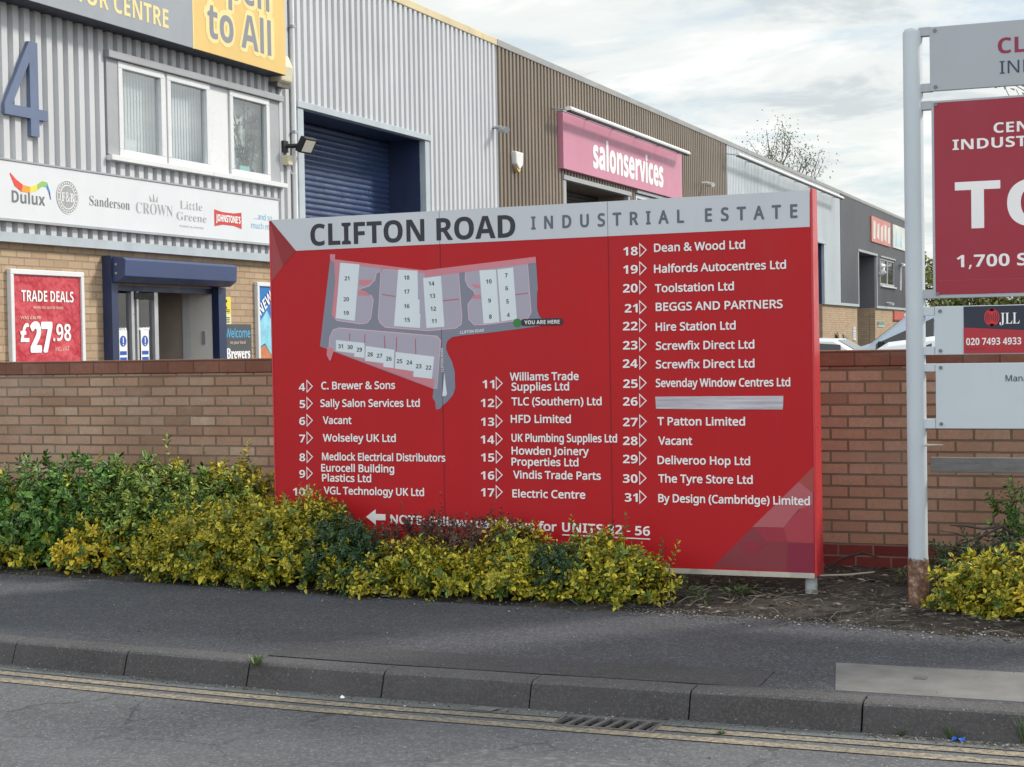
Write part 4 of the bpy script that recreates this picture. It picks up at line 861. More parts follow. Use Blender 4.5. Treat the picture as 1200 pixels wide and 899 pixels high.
# ------------------------------------------------------------------ fixtures on the further units
sl = thing('fascia_sign', (-9.85, 31.7, 4.75), 'pink fascia with white lettering on the brown unit', 'shop sign')
box('panel', M['pink'], -9.97, -9.86, 27.73, 35.63, 4.755, 5.775, sl, bevel=.006); box('edge_trim', M['ltgrey'], -9.975, -9.85, 27.72, 35.64, 5.775, 5.80, sl)
lit(sl, 'salonservices', M['wlet'], fac_frame(-9.86), 29.40, 4.935, cap=.53, width=4.70, bold=.015, font='bold', n=.004)
def light_bar(y0, y1, z, x, narm, zb, label):
    o = thing('sign_light_bar', (x, (y0 + y1) / 2, z), label, 'light bar', 'light bars over the fascias')
    b = MB(); O = FR((0, y0, 0), (1, 0, 0), (0, 0, 1), (0, 1, 0)); b.prism([(x - .05, z - .01), (x + .05, z - .01), (x + .06, z + .02), (x + .03, z + .06), (x - .03, z + .06), (x - .06, z + .02)], O, 0, y1 - y0); b.build('trough', M['white'], o)
    b = MB(); b.rect(FR((0, 0, z - .011), (1, 0, 0), (0, 1, 0), (0, 0, -1)), x - .045, x + .045, y0 + .02, y1 - .02, 0, .02); b.build('lamp_slot', M['black'], o)
    for i in range(narm):
        y = y0 + (y1 - y0) * (i + .06) / (narm - .88)
        MB().tube([(-9.95, y, zb), (x - .02, y, z + .01)], .014, 6).build('arm', M['ltgrey'], o)
light_bar(27.35, 35.3, 5.74, -9.62, 6, 5.80, 'white light bar on arms above the pink fascia')
light_bar(39.95, 54.65, 6.19, -9.63, 8, 6.25, 'long white light bar under the eaves of the pale blue unit')
def camera(y, z, m, label):
    o = thing('security_camera', (-9.95, y, z), label, 'security camera', 'cameras on the units'); MB().tube([(-9.96, y, z), (-9.8, y, z)], .025, 8).build('mount', m, o); MB().tube([(-9.86, y + .06, z - .03), (-9.66, y - .12, z - .07)], [.05, .055], 10).build('body', m, o)
camera(24.6, 5.13, M['ltgrey'], 'small security camera at the joint of the grey and brown cladding'); camera(37.75, 5.33, M['lampw'], 'white security camera on the brown cladding past the pink fascia'); camera(66.0, 2.93, M['lampw'], 'white camera low on the charcoal unit under its window')
ab = thing('alarm_box', (-9.9, 25.55, 4.55), 'white alarm box on the brown cladding near the cladding joint', 'alarm box')
b = MB(); O = FR((0, 25.40, 0), (0, 1, 0), (0, 0, 1), (1, 0, 0)); b.prism([(0, 4.83), (.36, 4.83), (.33, 4.62), (.18, 4.53), (.03, 4.62)], FR((-9.96, 25.38, 0), (0, 1, 0), (0, 0, 1), (1, 0, 0)), 0, .10); b.build('cover', M['lampw'], ab, bevel=.02)
b = MB(); b.prism([(.08, 4.55), (.28, 4.55), (.18, 4.49)], FR((-9.96, 25.38, 0), (0, 1, 0), (0, 0, 1), (1, 0, 0)), .01, .08); b.build('strobe', M['byel'], ab)
pc = thing('poster_board', (-9.95, 64.6, 5.15), 'red and white poster board high on the charcoal unit', 'poster board'); box('panel', M['q7a'], -9.97, -9.90, 62.25, 67.0, 5.18, 6.14, pc); 
b = MB(); f_ = fac_frame(-9.90)
for i in range(5): b.prism([(62.6 + i * .9, 5.3 + .1 * (i % 2)), (63.1 + i * .9, 5.3), (63.2 + i * .9, 5.95), (62.7 + i * .9, 6.02 - .1 * (i % 3))], f_, .002, .004)
b.build('print', M['q7b'], pc)
pd = thing('poster_board', (-9.95, 69.4, 5.15), 'pale poster board high at the far end of the charcoal unit', 'poster board'); box('panel', M['q7b'], -9.97, -9.90, 67.7, 71.2, 5.2, 6.15, pd)
b = MB(); b.prism([(68.2, 5.3), (68.8, 5.3), (68.6, 6.0)], f_, .002, .004); b.prism([(69.4, 5.3), (70.2, 5.3), (69.9, 5.9)], f_, .002, .004); b.build('print', M['pcy'], pd)
sw = thing('swan_neck_lamp', (-9.9, 69.8, 3.5), 'white swan neck lamp pipe beside the window of the charcoal unit', 'wall lamp'); MB().tube([(-9.95, 69.8, 3.5), (-9.93, 69.8, 4.45), (-9.86, 69.7, 4.6), (-9.75, 69.5, 4.55)], .05, 8).build('pipe', M['white'], sw); MB().tube([(-9.75, 69.5, 4.57), (-9.72, 69.45, 4.45)], [.06, .12], 10).build('shade', M['white'], sw)
wl2 = thing('wall_lamp', (-9.9, 64.1, 4.0), 'rounded white lamp between doorway and window of the charcoal unit', 'wall lamp'); MB().tube([(-9.95, 64.1, 4.0), (-9.85, 64.1, 4.02), (-9.75, 64.1, 4.1), (-9.75, 64.1, 4.3), (-9.85, 64.1, 4.38)], [.05, .10, .13, .12, .05], 10).build('shade', M['white'], wl2); MB().box(-9.97, -9.93, 64.02, 64.18, 3.95, 4.1).build('bracket', M['ltgrey'], wl2)
rn_ = thing('notice_board', (-9.95, 69.6, 2.25), 'red notice board under the cladding of the charcoal unit behind the van', 'notice board'); box('board', M['q7a'], -10.02, -9.96, 68.2, 71.0, 2.28, 2.62, rn_); box('frame', M['lred'], -10.03, -9.955, 68.15, 71.05, 2.24, 2.275, rn_)
nb = thing('notice_board', (-9.95, 58.85, 1.4), 'narrow white notice on the brick beside the charcoal doorway', 'notice board'); box('board', M['wsign'], -10.03, -10.0, 58.6, 59.1, 1.48, 1.95, nb); b = MB()
for z_ in (1.86, 1.74, 1.66, 1.58): b.rect(fac_frame(-10.0), 58.66, 59.04, z_, z_ + .03, .001, .003)
b.build('printed_line', M['lgrey2'], nb)
tp = thing('wall_plaque', (-9.95, 64.8, 2.0), 'teal plaque on the brick under the charcoal cladding', 'plaque'); box('plate', M['teal'], -10.03, -9.99, 64.2, 65.6, 2.02, 2.16, tp); box('frame', M['white'], -10.035, -9.995, 64.15, 65.65, 1.98, 2.015, tp)
for i, (y_, h, tl, m_, lb) in enumerate(((54.9, 1.78, .25, 'boards', 'weathered tan board leaning on the brick, tallest of the leaning pair'), (55.8, 1.70, .38, 'wood', 'grey weathered board leaning on the brick behind the white car'))):
    o = thing('leaning_board', (-9.6, y_, .1), lb, 'timber board', 'boards leaning on the brick'); b = MB(); b.add([(-9.6, y_, .1), (-9.55, y_, .1), (-9.55, y_ + .9, .1), (-9.6, y_ + .9, .1), (-9.98, y_ + tl, h), (-9.93, y_ + tl, h), (-9.93, y_ + .8 + tl, h - .12), (-9.98, y_ + .8 + tl, h - .12)], [(0, 1, 5, 4), (1, 2, 6, 5), (2, 3, 7, 6), (3, 0, 4, 7), (4, 5, 6, 7)]); b.build('plank', M[m_], o); MB().box(-9.66, -9.60, y_ + .1, y_ + .8, .7, .8).build('batten', M['dead'], o)

# ------------------------------------------------------------------ estate directory sign
SX, SY = -5.431, 9.484
ds = thing('directory_sign', (-3.65, 9.55, .14), 'big red estate directory sign with grey header standing in the bed', 'directory sign')
fd = road_frame(SY, SX)
for a, c in ((0, 1.2185), (1.2195, 2.3365), (2.3375, 3.571)):
    b = MB(); b.rect(fd, a, c, .293, 2.500 + .0053 * a, -.02, 0); b.build('panel', M['sred'], ds)
b = MB(); b.prism([(0.002, .30), (3.568, .30), (3.568, 2.50), (.002, 2.485)], fd, -.15, -.021); b.build('carcass', M['sredge'], ds)
b = MB()                                             # folded red edge, a bright nose and a darker return, deeper at the foot
for (u0, u1) in ((3.572, 3.586),):
    P = [Vector((SX + u0, SY - .006, .268)), Vector((SX + u1, SY - .006, .268)), Vector((SX + u1, SY + .20, .268)), Vector((SX + u0, SY + .20, .268)), Vector((SX + u0, SY - .006, 2.535)), Vector((SX + u1, SY - .006, 2.535)), Vector((SX + u1, SY + .135, 2.535)), Vector((SX + u0, SY + .135, 2.535))]
    b.add(P, [(3, 2, 1, 0), (4, 5, 6, 7), (0, 1, 5, 4), (1, 2, 6, 5), (2, 3, 7, 6), (3, 0, 4, 7)])
b.build('side_trim', M['sredge'], ds, bevel=.004)
b = MB(); b.rect(fd, -.012, -.001, .268, 2.498, -.16, .004); b.build('side_trim', M['sredge'], ds, bevel=.003)
b = MB(); b.rect(fd, .0, 3.571, .262, .2925, -.16, .003); b.build('bottom_rail', M['rail'], ds)
for u in (.12, 1.80, 3.535):
    MB().tube([(SX + u, SY + .075, .05), (SX + u, SY + .075, .30)], .036, 14).build('post', M['galv'], ds)
b = MB(); b.prism(POLY['header'], fd, .0005, .002); b.build('header', M['shead'], ds)
b = MB(); b.prism(POLY['facet_a'], fd, .0005, .0015, 0); b.prism(POLY['facet_b'], fd, .0005, .0012, 1); b.build('corner_facet', [M['f1'], M['f2']], ds)
b = MB(); b.prism(POLY['tri_all'], fd, .0003, .0008, 0)
for i, k in enumerate(('t1', 't2', 't3', 't4', 't5', 't6')): b.prism(POLY[k], fd, .001, .0013 + .0002 * i, i + 1)
b.build('corner_facet', [M['q0'], M['q1'], M['q2'], M['q3'], M['q4'], M['q5'], M['q6']], ds)
for u in (1.219, 2.337):
    b = MB(); b.rect(fd, u - .0016, u + .0016, .293, 2.301, .001, .0022, 0); b.rect(fd, u - .0016, u + .0016, 2.3015, 2.514, .0021, .0028, 1); b.build('panel_joint', [M['seam'], M['seamg']], ds)
text(ds, 'CLIFTON ROAD', M['stxt'], fd, .297, 2.323, cap=.138, width=1.436, bold=.004, font='bold', n=.003)
text(ds, 'INDUSTRIAL ESTATE', M['stxt2'], fd, 1.843, 2.368, cap=.074, width=1.651, bold=.024, n=.003, space=1.75)
for num, nu, nv, body_, u_, v_, w_ in ROWS:
    if num:
        text(ds, num, M['swht'], fd, nu, nv, cap=.051, bold=.0, font='bold', asp=1.22, align='R', n=.003, name='unit_number')
        b = MB(); a0 = nu + .010; z0 = nv - .014; t_ = .0038
        A, B_, C_ = (a0, z0), (a0, z0 + .088), (a0 + .047, z0 + .044); k = .72; cx_, cy_ = a0 + .0165, z0 + .044
        a_, b_, c_ = [(cx_ + (q[0] - cx_) * k, cy_ + (q[1] - cy_) * k) for q in (A, B_, C_)]
        for p, q, r_, s_ in ((A, B_, b_, a_), (B_, C_, c_, b_), (C_, A, a_, c_)): b.prism([p, q, r_, s_], fd, .001, .002)
        b.build('arrow', M['swht'], ds)
    if body_: text(ds, body_, M['swht'], fd, u_, v_, cap=.047, width=w_, bold=.017, n=.003, name='lettering')
fn_ = FR((SX + .837, SY, .518), Vector((1, 0, -.0195)).normalized(), Vector((.0195, 0, 1)).normalized(), (0, -1, 0))
text(ds, 'NOTE: Follow road down for', M['swht'], fn_, 0, 0, cap=.053, width=1.135, bold=.024, n=.003)
text(ds, 'UNITS 32 - 56', M['swht'], fn_, 1.173, 0, cap=.056, width=.565, bold=.0, font='bold', n=.003)
b = MB(); b.rect(fn_, 1.173, 1.738, -.024, -.017, .001, .002); b.build('underline', M['swht'], ds)
b = MB(); b.prism([(.66, .555), (.73, .605), (.73, .575), (.80, .575), (.80, .535), (.73, .535), (.73, .505)], fd, .001, .002); b.build('note_arrow', M['swht'], ds)
b = MB(); b.prism(POLY['tape'], fd, .001, .003); b.build('cover_tape', M['tape'], ds)
# site plan
pl = b = MB(); b.prism(POLY['road'], fd, .001, .0018); mp = b.build('site_plan', M['mroad'], ds)
def grow(poly, d):
    cx_ = sum(p[0] for p in poly) / len(poly); cy_ = sum(p[1] for p in poly) / len(poly); k = len(poly); o = []
    ar = sum(poly[i][0] * poly[(i + 1) % k][1] - poly[(i + 1) % k][0] * poly[i][1] for i in range(k)); sg = 1 if ar > 0 else -1
    for i in range(k):
        p0, p1, p2 = Vector(poly[i - 1]), Vector(poly[i]), Vector(poly[(i + 1) % k]); e1 = (p1 - p0).normalized(); e2 = (p2 - p1).normalized()
        n = Vector((e1.y + e2.y, -e1.x - e2.x)); n = n.normalized() if n.length > 1e-4 else Vector((0, 0)); o.append((p1.x + n.x * d * sg, p1.y + n.y * d * sg))
    return o
b = MB()
for k in ('p1', 'p2', 'p3', 'p4'): b.prism(grow(POLY[k], .006), fd, .0019, .0022)
b.build('plan_verge', M['mpale'], mp)
b = MB()
for k in ('p1', 'p2', 'p3', 'p4'): b.prism(POLY[k], fd, .0023, .0027)
b.build('plan_yard', M['mplot'], mp)
b = MB()
for i in range(1, 10): b.prism(POLY['pink%d' % i], fd, .0028, .0030 + .00002 * i)
b.build('plan_planting', M['mpink'], mp)
b = MB()
for i in range(1, 9): b.prism(POLY['l%d' % i], fd, .0031, .0034)
b.build('plan_line', M['mline'], mp)
for i in range(1, 9):
    b = MB(); b.prism(POLY['b%d' % i], fd, .0031, .0036); b.build('plan_building', M['mbld'], mp)
for n_, u_, v_ in NUMS: text(mp, n_, M['stxt'], fd, u_, v_ - .012, cap=.026, bold=.0, font='bold', align='C', n=.0042, name='plan_number')
b = MB(); b.prism(POLY['island'], fd, .0023, .0028); b.build('plan_island', M['mbld'], mp)
text(mp, 'CLIFTON ROAD', M['swht'], FR((SX + 1.348, SY, 1.728), Vector((1, 0, .075)).normalized(), Vector((-.075, 0, 1)).normalized(), (0, -1, 0)), 0, 0, cap=.017, width=.165, bold=.012, n=.003, name='plan_lettering')
text(mp, 'CLIFTON ROAD', M['swht'], FR((SX + 1.228, SY, 1.49), (0, 0, 1), (-1, 0, 0), (0, -1, 0)), 0, 0, cap=.015, width=.15, bold=.010, n=.003, name='plan_lettering')
b = MB(); b.disc(fd, 1.737, 1.790, .027, .0037, .0045, 28); b.build('plan_marker', M['mgreen'], mp)
b = MB(); k = [(1.781 + .0215 * math.cos(a), 1.7915 + .0215 * math.sin(a)) for a in np.linspace(math.pi / 2, 3 * math.pi / 2, 9)] + [(2.018 + .0215 * math.cos(a), 1.7935 + .0215 * math.sin(a)) for a in np.linspace(-math.pi / 2, math.pi / 2, 9)]; b.prism(k, fd, .0037, .0043); b.build('plan_marker_label', M['stxt'], mp)
text(mp, 'YOU ARE HERE', M['swht'], fd, 1.785, 1.780, cap=.023, width=.232, bold=.0, font='bold', n=.005, name='plan_lettering')

# ------------------------------------------------------------------ letting sign on tubular posts
PS = thing('letting_sign', (-1.245, 9.3, .14), 'tall letting sign of grey and red boards on a rust footed white post', 'letting sign')
PY = 9.27; fl_ = road_frame(PY)
for x_ in (-1.243, .80):
    b = MB(); rr = .0535
    b.tube([(x_, 9.3, .08), (x_, 9.3, .14), (x_, 9.3, .41), (x_, 9.3, .45), (x_, 9.3, 3.345), (x_, 9.3, 3.365), (x_, 9.3, 3.373)], [rr + .003, rr + .004, rr + .004, rr, rr, rr * .8, rr * .3], 28); b.build('post', M['rpost'], PS)
def board(name, m, x0, x1, z0, z1, d=.028): return MB().rect(fl_, x0, x1, z0, z1, -d, 0).build(name, m, PS, bevel=.003)
board('header_panel', M['pgrey'], -1.148, .705, 3.013, 3.365); board('letting_panel', M['pgrey'], -1.142, .70, 1.872, 2.960)
b = MB(); b.rect(fl_, -1.128, .69, 1.892, 2.948, .001, .002); b.build('letting_face', M['pred'], PS)
b = MB(); b.rect(fl_, -1.11, .69, 1.968, 1.971, .002, .0026); b.build('sheet_joint', M['q3'], PS)
board('agent_panel', M['pwh'], -1.136, .70, 1.560, 1.828); board('management_panel', M['pwh'], -1.134, .70, 1.152, 1.512)
for x_ in (-1.192, .745):
    s_ = 1 if x_ < 0 else -1
    for z0, z1 in ((3.32, 3.368), (3.013, 3.058), (2.914, 2.962), (1.872, 1.922), (1.778, 1.826), (1.560, 1.606), (1.468, 1.512), (1.152, 1.205)):
        xa, xb = (-1.205, -1.138) if x_ < 0 else (.695, .765); MB().box(xa, xb, PY + .003, PY + .05, z0, z1).build('bracket', M['pgrey'] if z0 > 1.85 else M['pwh'], PS, bevel=.002)
        if x_ < 0: MB().disc(fl_, -1.118 + (.0 if z0 > 1.85 else .012), (z0 + z1) / 2, .010, -.002, .006, 12).build('bolt', M['bolt'], PS)
MB().tube([(-1.195, 9.24, 1.062), (-1.095, 9.236, 1.064)], [.008, .004], 6).build('old_fixing', M['rail'], PS)
text(PS, 'CLIFTON ROAD', M['pmar'], fl_, -.786, 3.191, cap=.083, bold=.0, font='bold', n=.002, asp=1.12); text(PS, 'INDUSTRIAL ESTATE', M['pnav'], fl_, -.778, 3.081, cap=.068, bold=.0, n=.002, asp=1.12)
text(PS, 'CENTRAL CAMBRIDGE', M['swht'], fl_, -.812, 2.763, cap=.055, width=1.05, bold=.0, font='bold', n=.003); text(PS, 'INDUSTRIAL / WAREHOUSE UNIT', M['swht'], fl_, -1.03, 2.683, cap=.056, width=1.66, bold=.0, font='bold', n=.003)
text(PS, 'TO LET', M['swht'], fl_, -1.02, 2.250, cap=.256, width=1.47, bold=.0, font='bold', n=.003); text(PS, '1,700 SQ FT', M['swht'], fl_, -1.014, 2.040, cap=.066, width=.62, bold=.0, font='bold', n=.003)
ag = MB().rect(fl_, -.98, .45, 1.567, 1.824, .001, .003).build('agent_poster', M['jnav'], PS)
b = MB(); b.prism([(-.981, 1.566), (.451, 1.566), (.451, 1.655), (-.4, 1.672), (-.981, 1.708)], fl_, .003, .005); b.build('red_field', M['jred'], ag)
b = MB(); 
for rx in (.040, .029, .018, .008): b.ring(fl_, -.831, 1.761, rx - .005, rx, .003, .005, 32, asp=.047 / rx)
b.build('ring_logo', M['jring'], ag)
text(ag, 'JLL', M['wlet'], fl_, -.791, 1.725, cap=.060, width=.105, bold=-.004, font='serif', n=.004); text(ag, '020 7493 4933', M['swht'], fl_, -.968, 1.612, cap=.038, width=.29, bold=.0, font='bold', n=.006); text(ag, 'www.jll.co.uk', M['q4'], fl_, -.966, 1.588, cap=.009, width=.10, bold=.01, n=.006)
text(PS, 'Managed by', M['pnav'], fl_, -.762, 1.412, cap=.033, bold=.004, n=.002)
rl = thing('timber_rail', (-.3, 9.5, .14), 'grey weathered timber rail fixed behind the white sign post', 'rail')
b = MB(); b.box(-1.185, 1.5, 9.415, 9.455, .897, .982); b.build('rail', M['wood'], rl, bevel=.004); MB().box(1.1, 1.2, 9.457, 9.55, .1, 1.05).build('post', M['wood'], rl, bevel=.004)

# ------------------------------------------------------------------ planting
def leaves(name, m, parent, P, A, Nn, L, Wd, curl=.18):
    """one mesh of folded leaves: base P, direction A, face normal Nn"""
    P, A, Nn = [np.asarray(q, float) for q in (P, A, Nn)]
    A /= np.linalg.norm(A, axis=1, keepdims=True); B = np.cross(Nn, A); B /= np.linalg.norm(B, axis=1, keepdims=True) + 1e-9; Nn = np.cross(A, B)
    L = np.asarray(L)[:, None]; Wd = np.asarray(Wd)[:, None]
    base = P; tip = P + A * L - Nn * L * curl
    r1 = P + A * L * .32 + B * Wd * .5 + Nn * Wd * .16; cu = rng.normal(1.0, .7, (len(P), 1)); tip = P + A * L - Nn * L * curl * cu; r2 = P + A * L * .72 + B * Wd * .38 + Nn * Wd * .08 - Nn * L * curl * .4 * cu
    l1 = P + A * L * .32 - B * Wd * .5 + Nn * Wd * .16; l2 = P + A * L * .72 - B * Wd * .38 + Nn * Wd * .08 - Nn * L * curl * .4
    n = len(P); V = np.stack([base, r1, r2, tip, l2, l1], 1).reshape(-1, 3)
    i = np.arange(n)[:, None] * 6
    F = np.concatenate([i + np.array([[0, 1, 2, 3]]), i + np.array([[0, 3, 4, 5]])], 1).reshape(-1, 4)
    me = bpy.data.meshes.new(name); me.vertices.add(len(V)); me.vertices.foreach_set('co', V.astype(np.float32).ravel())
    me.loops.add(F.size); me.loops.foreach_set('vertex_index', F.ravel().astype(np.int32)); me.polygons.add(len(F)); me.polygons.foreach_set('loop_start', np.arange(0, F.size, 4, dtype=np.int32)); me.polygons.foreach_set('loop_total', np.full(len(F), 4, np.int32))
    me.update(calc_edges=True); me.validate()
    uvl = me.uv_layers.new(name='UVMap'); mar = np.array([0, 1, 1, 0, 1, 1], np.float32); u = np.zeros((F.size, 2), np.float32); u[:, 0] = mar[F.ravel() % 6]; u[:, 1] = .5
    uvl.data.foreach_set('uv', u.ravel())
    return link_mesh(me, name, m, parent)
def unit_v(n, zmin=-1.0):
    o = []
    while len(o) < n:
        v = rng.normal(size=(n, 3)); v /= np.linalg.norm(v, axis=1, keepdims=True); o += list(v[v[:, 2] > zmin])
    return np.array(o[:n])
def bush(name, loc, lobes, nshoot, leaf, m, label, cat, group, per=11, shoot=.070, up=.50, inner=.42, wide=.55, stray=0, zmin=-.8, wob=.20, stemn=8, mix=None):
    root = thing(name, loc, label, cat, group); lb = np.array(lobes, float); ar = (lb[:, 3] * lb[:, 4] + lb[:, 3] * lb[:, 5] + lb[:, 4] * lb[:, 5]); ar /= ar.sum()
    P, A, Q, L, W_ = [], [], [], [], []; SH = []; S_ = []
    idx = rng.choice(len(lb), nshoot, p=ar); D = unit_v(nshoot, zmin)
    for j in range(nshoot):
        c, r = lb[idx[j], :3], lb[idx[j], 3:]; d = D[j]
        rad = (rng.uniform(.78, 1.04) if rng.random() > inner else rng.uniform(.45, .8)) * (1 + wob * math.sin(7 * d[0] + 3 * idx[j] + 2) * math.sin(8 * d[2] + 5 * d[1]) + .5 * wob * math.sin(15 * d[0] + idx[j]) * math.sin(13 * d[2]))
        p = c + d * r * rad
        if p[2] < bedz(p[0], p[1]) + .012 or p[1] > 10.56: continue
        a = d * .62 + np.array([0, 0, up]) + rng.normal(size=3) * .28; a /= np.linalg.norm(a); s_ = shoot * rng.uniform(.6, 1.35); n_ = int(per * rng.uniform(.7, 1.2))
        if stray and rng.random() < stray and d[2] > .1: s_ *= rng.uniform(2.0, 3.6); n_ = int(n_ * 1.9); a = a * .5 + np.array([0, 0, .8]); a /= np.linalg.norm(a)
        SH.append((c, p, p + a * s_)); e1 = np.cross(a, [.3, .8, .2]); e1 /= np.linalg.norm(e1); e2 = np.cross(a, e1); ph = rng.uniform(0, 6.28)
        for k in range(n_):
            t_ = (k + .5) / n_; an = ph + k * 2.4; ra = e1 * math.cos(an) + e2 * math.sin(an); op = .35 + .75 * t_
            P.append(p + a * s_ * t_ + ra * .004); A.append(a * op + ra * (1.25 - .6 * t_) + rng.normal(size=3) * .18); Q.append(a * 1.0 - ra * .35 + rng.normal(size=3) * .22); ll = leaf * min(1.7, rng.lognormal(-.08, .30)) * (1.05 - .35 * t_); S_.append(j); L.append(ll); W_.append(ll * wide * rng.uniform(.85, 1.15))
    P, A, Q, L, W_, sh = [np.array(q) for q in (P, A, Q, L, W_, S_)]
    alt = np.random.default_rng(len(P)).random(nshoot + 1)[sh] < (mix[1] if mix else 0)
    leaves('foliage', m, root, P[~alt], A[~alt], Q[~alt], L[~alt], W_[~alt])
    if mix: leaves('foliage', mix[0], root, P[alt], A[alt], Q[alt], L[alt], W_[alt])
    b = MB(); base = Vector(loc)
    for k in range(min(stemn, len(SH))):
        c, p, e = SH[int(k * len(SH) / stemn)]; q = Vector(p); f = base + Vector((rng.uniform(-.08, .08), rng.uniform(-.05, .05), 0)) + (Vector((q.x, q.y, base.z)) - base) * .35
        b.tube([f, f.lerp(q, .55) + Vector((rng.uniform(-.04, .04), rng.uniform(-.04, .04), .03)), q], [.010, .007, .003], 5, False)
    for c, p, e in SH[::3]: b.tube([p, e], [.0025, .001], 4, False)
    b.build('stem', M['stem'], root)
    return root
G = 'shrubs in the planting bed'
bush('evergreen_shrub', (-7.5, 9.85, .15), [(-7.62, 9.82, .44, .62, .50, .37), (-6.98, 9.80, .46, .55, .48, .38), (-7.35, 9.50, .32, .60, .28, .25)], 1794, 0.051, M['lgreen'], 'broad plain green shrub against the brick wall below the red trade poster', 'shrub', G, per=9, mix=(M['lgold'], .10), stray=0.017)
bush('evergreen_shrub', (-6.45, 9.85, .15), [(-6.48, 9.80, .46, .46, .48, .38), (-6.62, 9.46, .30, .42, .26, .25), (-6.1, 9.9, .40, .34, .4, .38)], 1375, 0.048, M['llime'], 'tall cream edged green shrub between the broad green shrub and the golden mound', 'shrub', G, per=9, mix=(M['lgold'], .10), stray=0.025)
bush('golden_shrub', (-5.98, 9.95, .15), [(-6.0, 9.93, .58, .24, .25, .28), (-5.83, 9.95, .42, .20, .22, .30)], 343, 0.043, M['lgold'], 'upright golden shrub rising above the green ones close to the wall', 'shrub', G, per=9, mix=(M['lgreen2'], .16), stray=0.042)
bush('golden_shrub', (-6.75, 9.25, .15), [(-6.74, 9.28, .27, .22, .15, .15), (-6.95, 9.33, .22, .12, .10, .11)], 218, 0.043, M['lgold2'], 'low bright golden clump at the foot of the green shrubs', 'shrub', G, per=9, mix=(M['lgreen2'], .16))
bush('golden_shrub', (-7.5, 9.27, .15), [(-7.45, 9.30, .22, .22, .10, .10)], 93, 0.041, M['lgold'], 'smallest golden clump peeping out under the broad green shrub', 'shrub', G, per=9, mix=(M['lgreen2'], .16), stemn=6)
bush('golden_shrub', (-5.5, 9.25, .15), [(-5.78, 9.25, .34, .42, .30, .26), (-5.30, 9.20, .38, .48, .30, .28), (-5.02, 9.27, .38, .30, .20, .26), (-6.05, 9.16, .27, .25, .16, .17), (-5.1, 9.05, .30, .40, .18, .20)], 2392, 0.040, M['lgold'], 'largest golden shrub mound, covering the foot of the first column of names', 'shrub', G, per=10, mix=(M['lgreen2'], .16), stray=0.017)
bush('dark_shrub', (-4.75, 9.15, .15), [(-4.75, 9.12, .34, .29, .24, .22), (-4.62, 9.03, .25, .20, .16, .16)], 910, .024, M['ldark'], 'dark green rounded shrub between two golden mounds, below the first column of names', 'shrub', G, per=13, shoot=.07)
bush('golden_shrub', (-4.4, 8.98, .15), [(-4.52, 8.93, .22, .24, .13, .11), (-4.22, 9.02, .28, .20, .14, .16)], 343, 0.036, M['lgold'], 'low golden clump at the foot of the dark green rounded shrub', 'shrub', G, per=10, mix=(M['lgreen2'], .16))
bush('barberry_shrub', (-4.1, 9.28, .15), [(-4.30, 9.24, .385, .26, .17, .18), (-3.95, 9.25, .40, .30, .17, .18), (-3.66, 9.27, .37, .20, .14, .15)], 806, .021, M['lbrown'], 'purple brown shrub growing over the note at the foot of the red sign', 'shrub', G, per=12, shoot=.075, stray=0.017)
bush('golden_shrub', (-3.8, 9.06, .15), [(-3.62, 9.2, .40, .16, .14, .15), (-3.98, 9.03, .24, .30, .18, .14), (-3.58, 9.04, .25, .30, .20, .15), (-3.42, 9.10, .28, .20, .17, .13)], 1040, 0.037, M['lgold'], 'middle golden shrub in front of the purple brown shrub', 'shrub', G, per=10, mix=(M['lgreen2'], .16), stray=0.010)
bush('dark_shrub', (-3.25, 9.1, .15), [(-3.24, 9.0, .30, .20, .13, .15), (-3.33, 9.02, .30, .13, .12, .13)], 390, .022, M['ldark'], 'small dark green shrub set into the golden mound nearest the bare soil', 'shrub', G, per=13, shoot=.06)
bush('golden_shrub', (-3.05, 9.1, .15), [(-3.05, 9.12, .28, .30, .24, .19), (-2.84, 9.06, .22, .22, .18, .14), (-3.12, 9.25, .34, .20, .16, .13), (-3.15, 8.97, .23, .22, .12, .12)], 988, 0.037, M['lgold'], 'golden shrub at the end of the row beside the bare soil', 'shrub', G, per=10, mix=(M['lgreen2'], .16), stray=0.014)
bush('dark_shrub', (-.85, 9.62, .15), [(-1.0, 9.62, .30, .24, .20, .16), (-.62, 9.66, .34, .34, .22, .20), (-.2, 9.6, .34, .34, .24, .22)], 806, .026, M['ldark'], 'dark green sprawling shrub under the bare branches behind the rust footed post', 'shrub', G, per=10, stray=0.028)
bush('golden_shrub', (-.7, 9.2, .15), [(-.93, 9.18, .27, .22, .17, .14), (-.62, 9.16, .33, .28, .20, .18), (-.25, 9.2, .36, .34, .24, .22), (-.80, 9.05, .22, .25, .12, .09)], 936, 0.040, M['lgold'], 'golden shrub growing beside the rust footed post under the timber rail', 'shrub', G, per=9, mix=(M['lgreen2'], .16), stray=0.017)
bush('golden_shrub', (-.55, 9.02, .15), [(-.58, 9.0, .26, .13, .10, .10)], 93, 0.043, M['lgold2'], 'bright orange yellow tuft on the footway edge of the golden shrub beside the post', 'shrub', G, per=7, mix=(M['lgreen2'], .16), stemn=5)
bush('evergreen_shrub', (-.55, 9.95, .15), [(-.66, 9.9, .60, .20, .16, .17), (-.35, 9.95, .56, .26, .2, .26)], 310, 0.037, M['lgreen'], 'green shrub top against the wall under the white management board', 'shrub', G, per=9, stray=0.028)
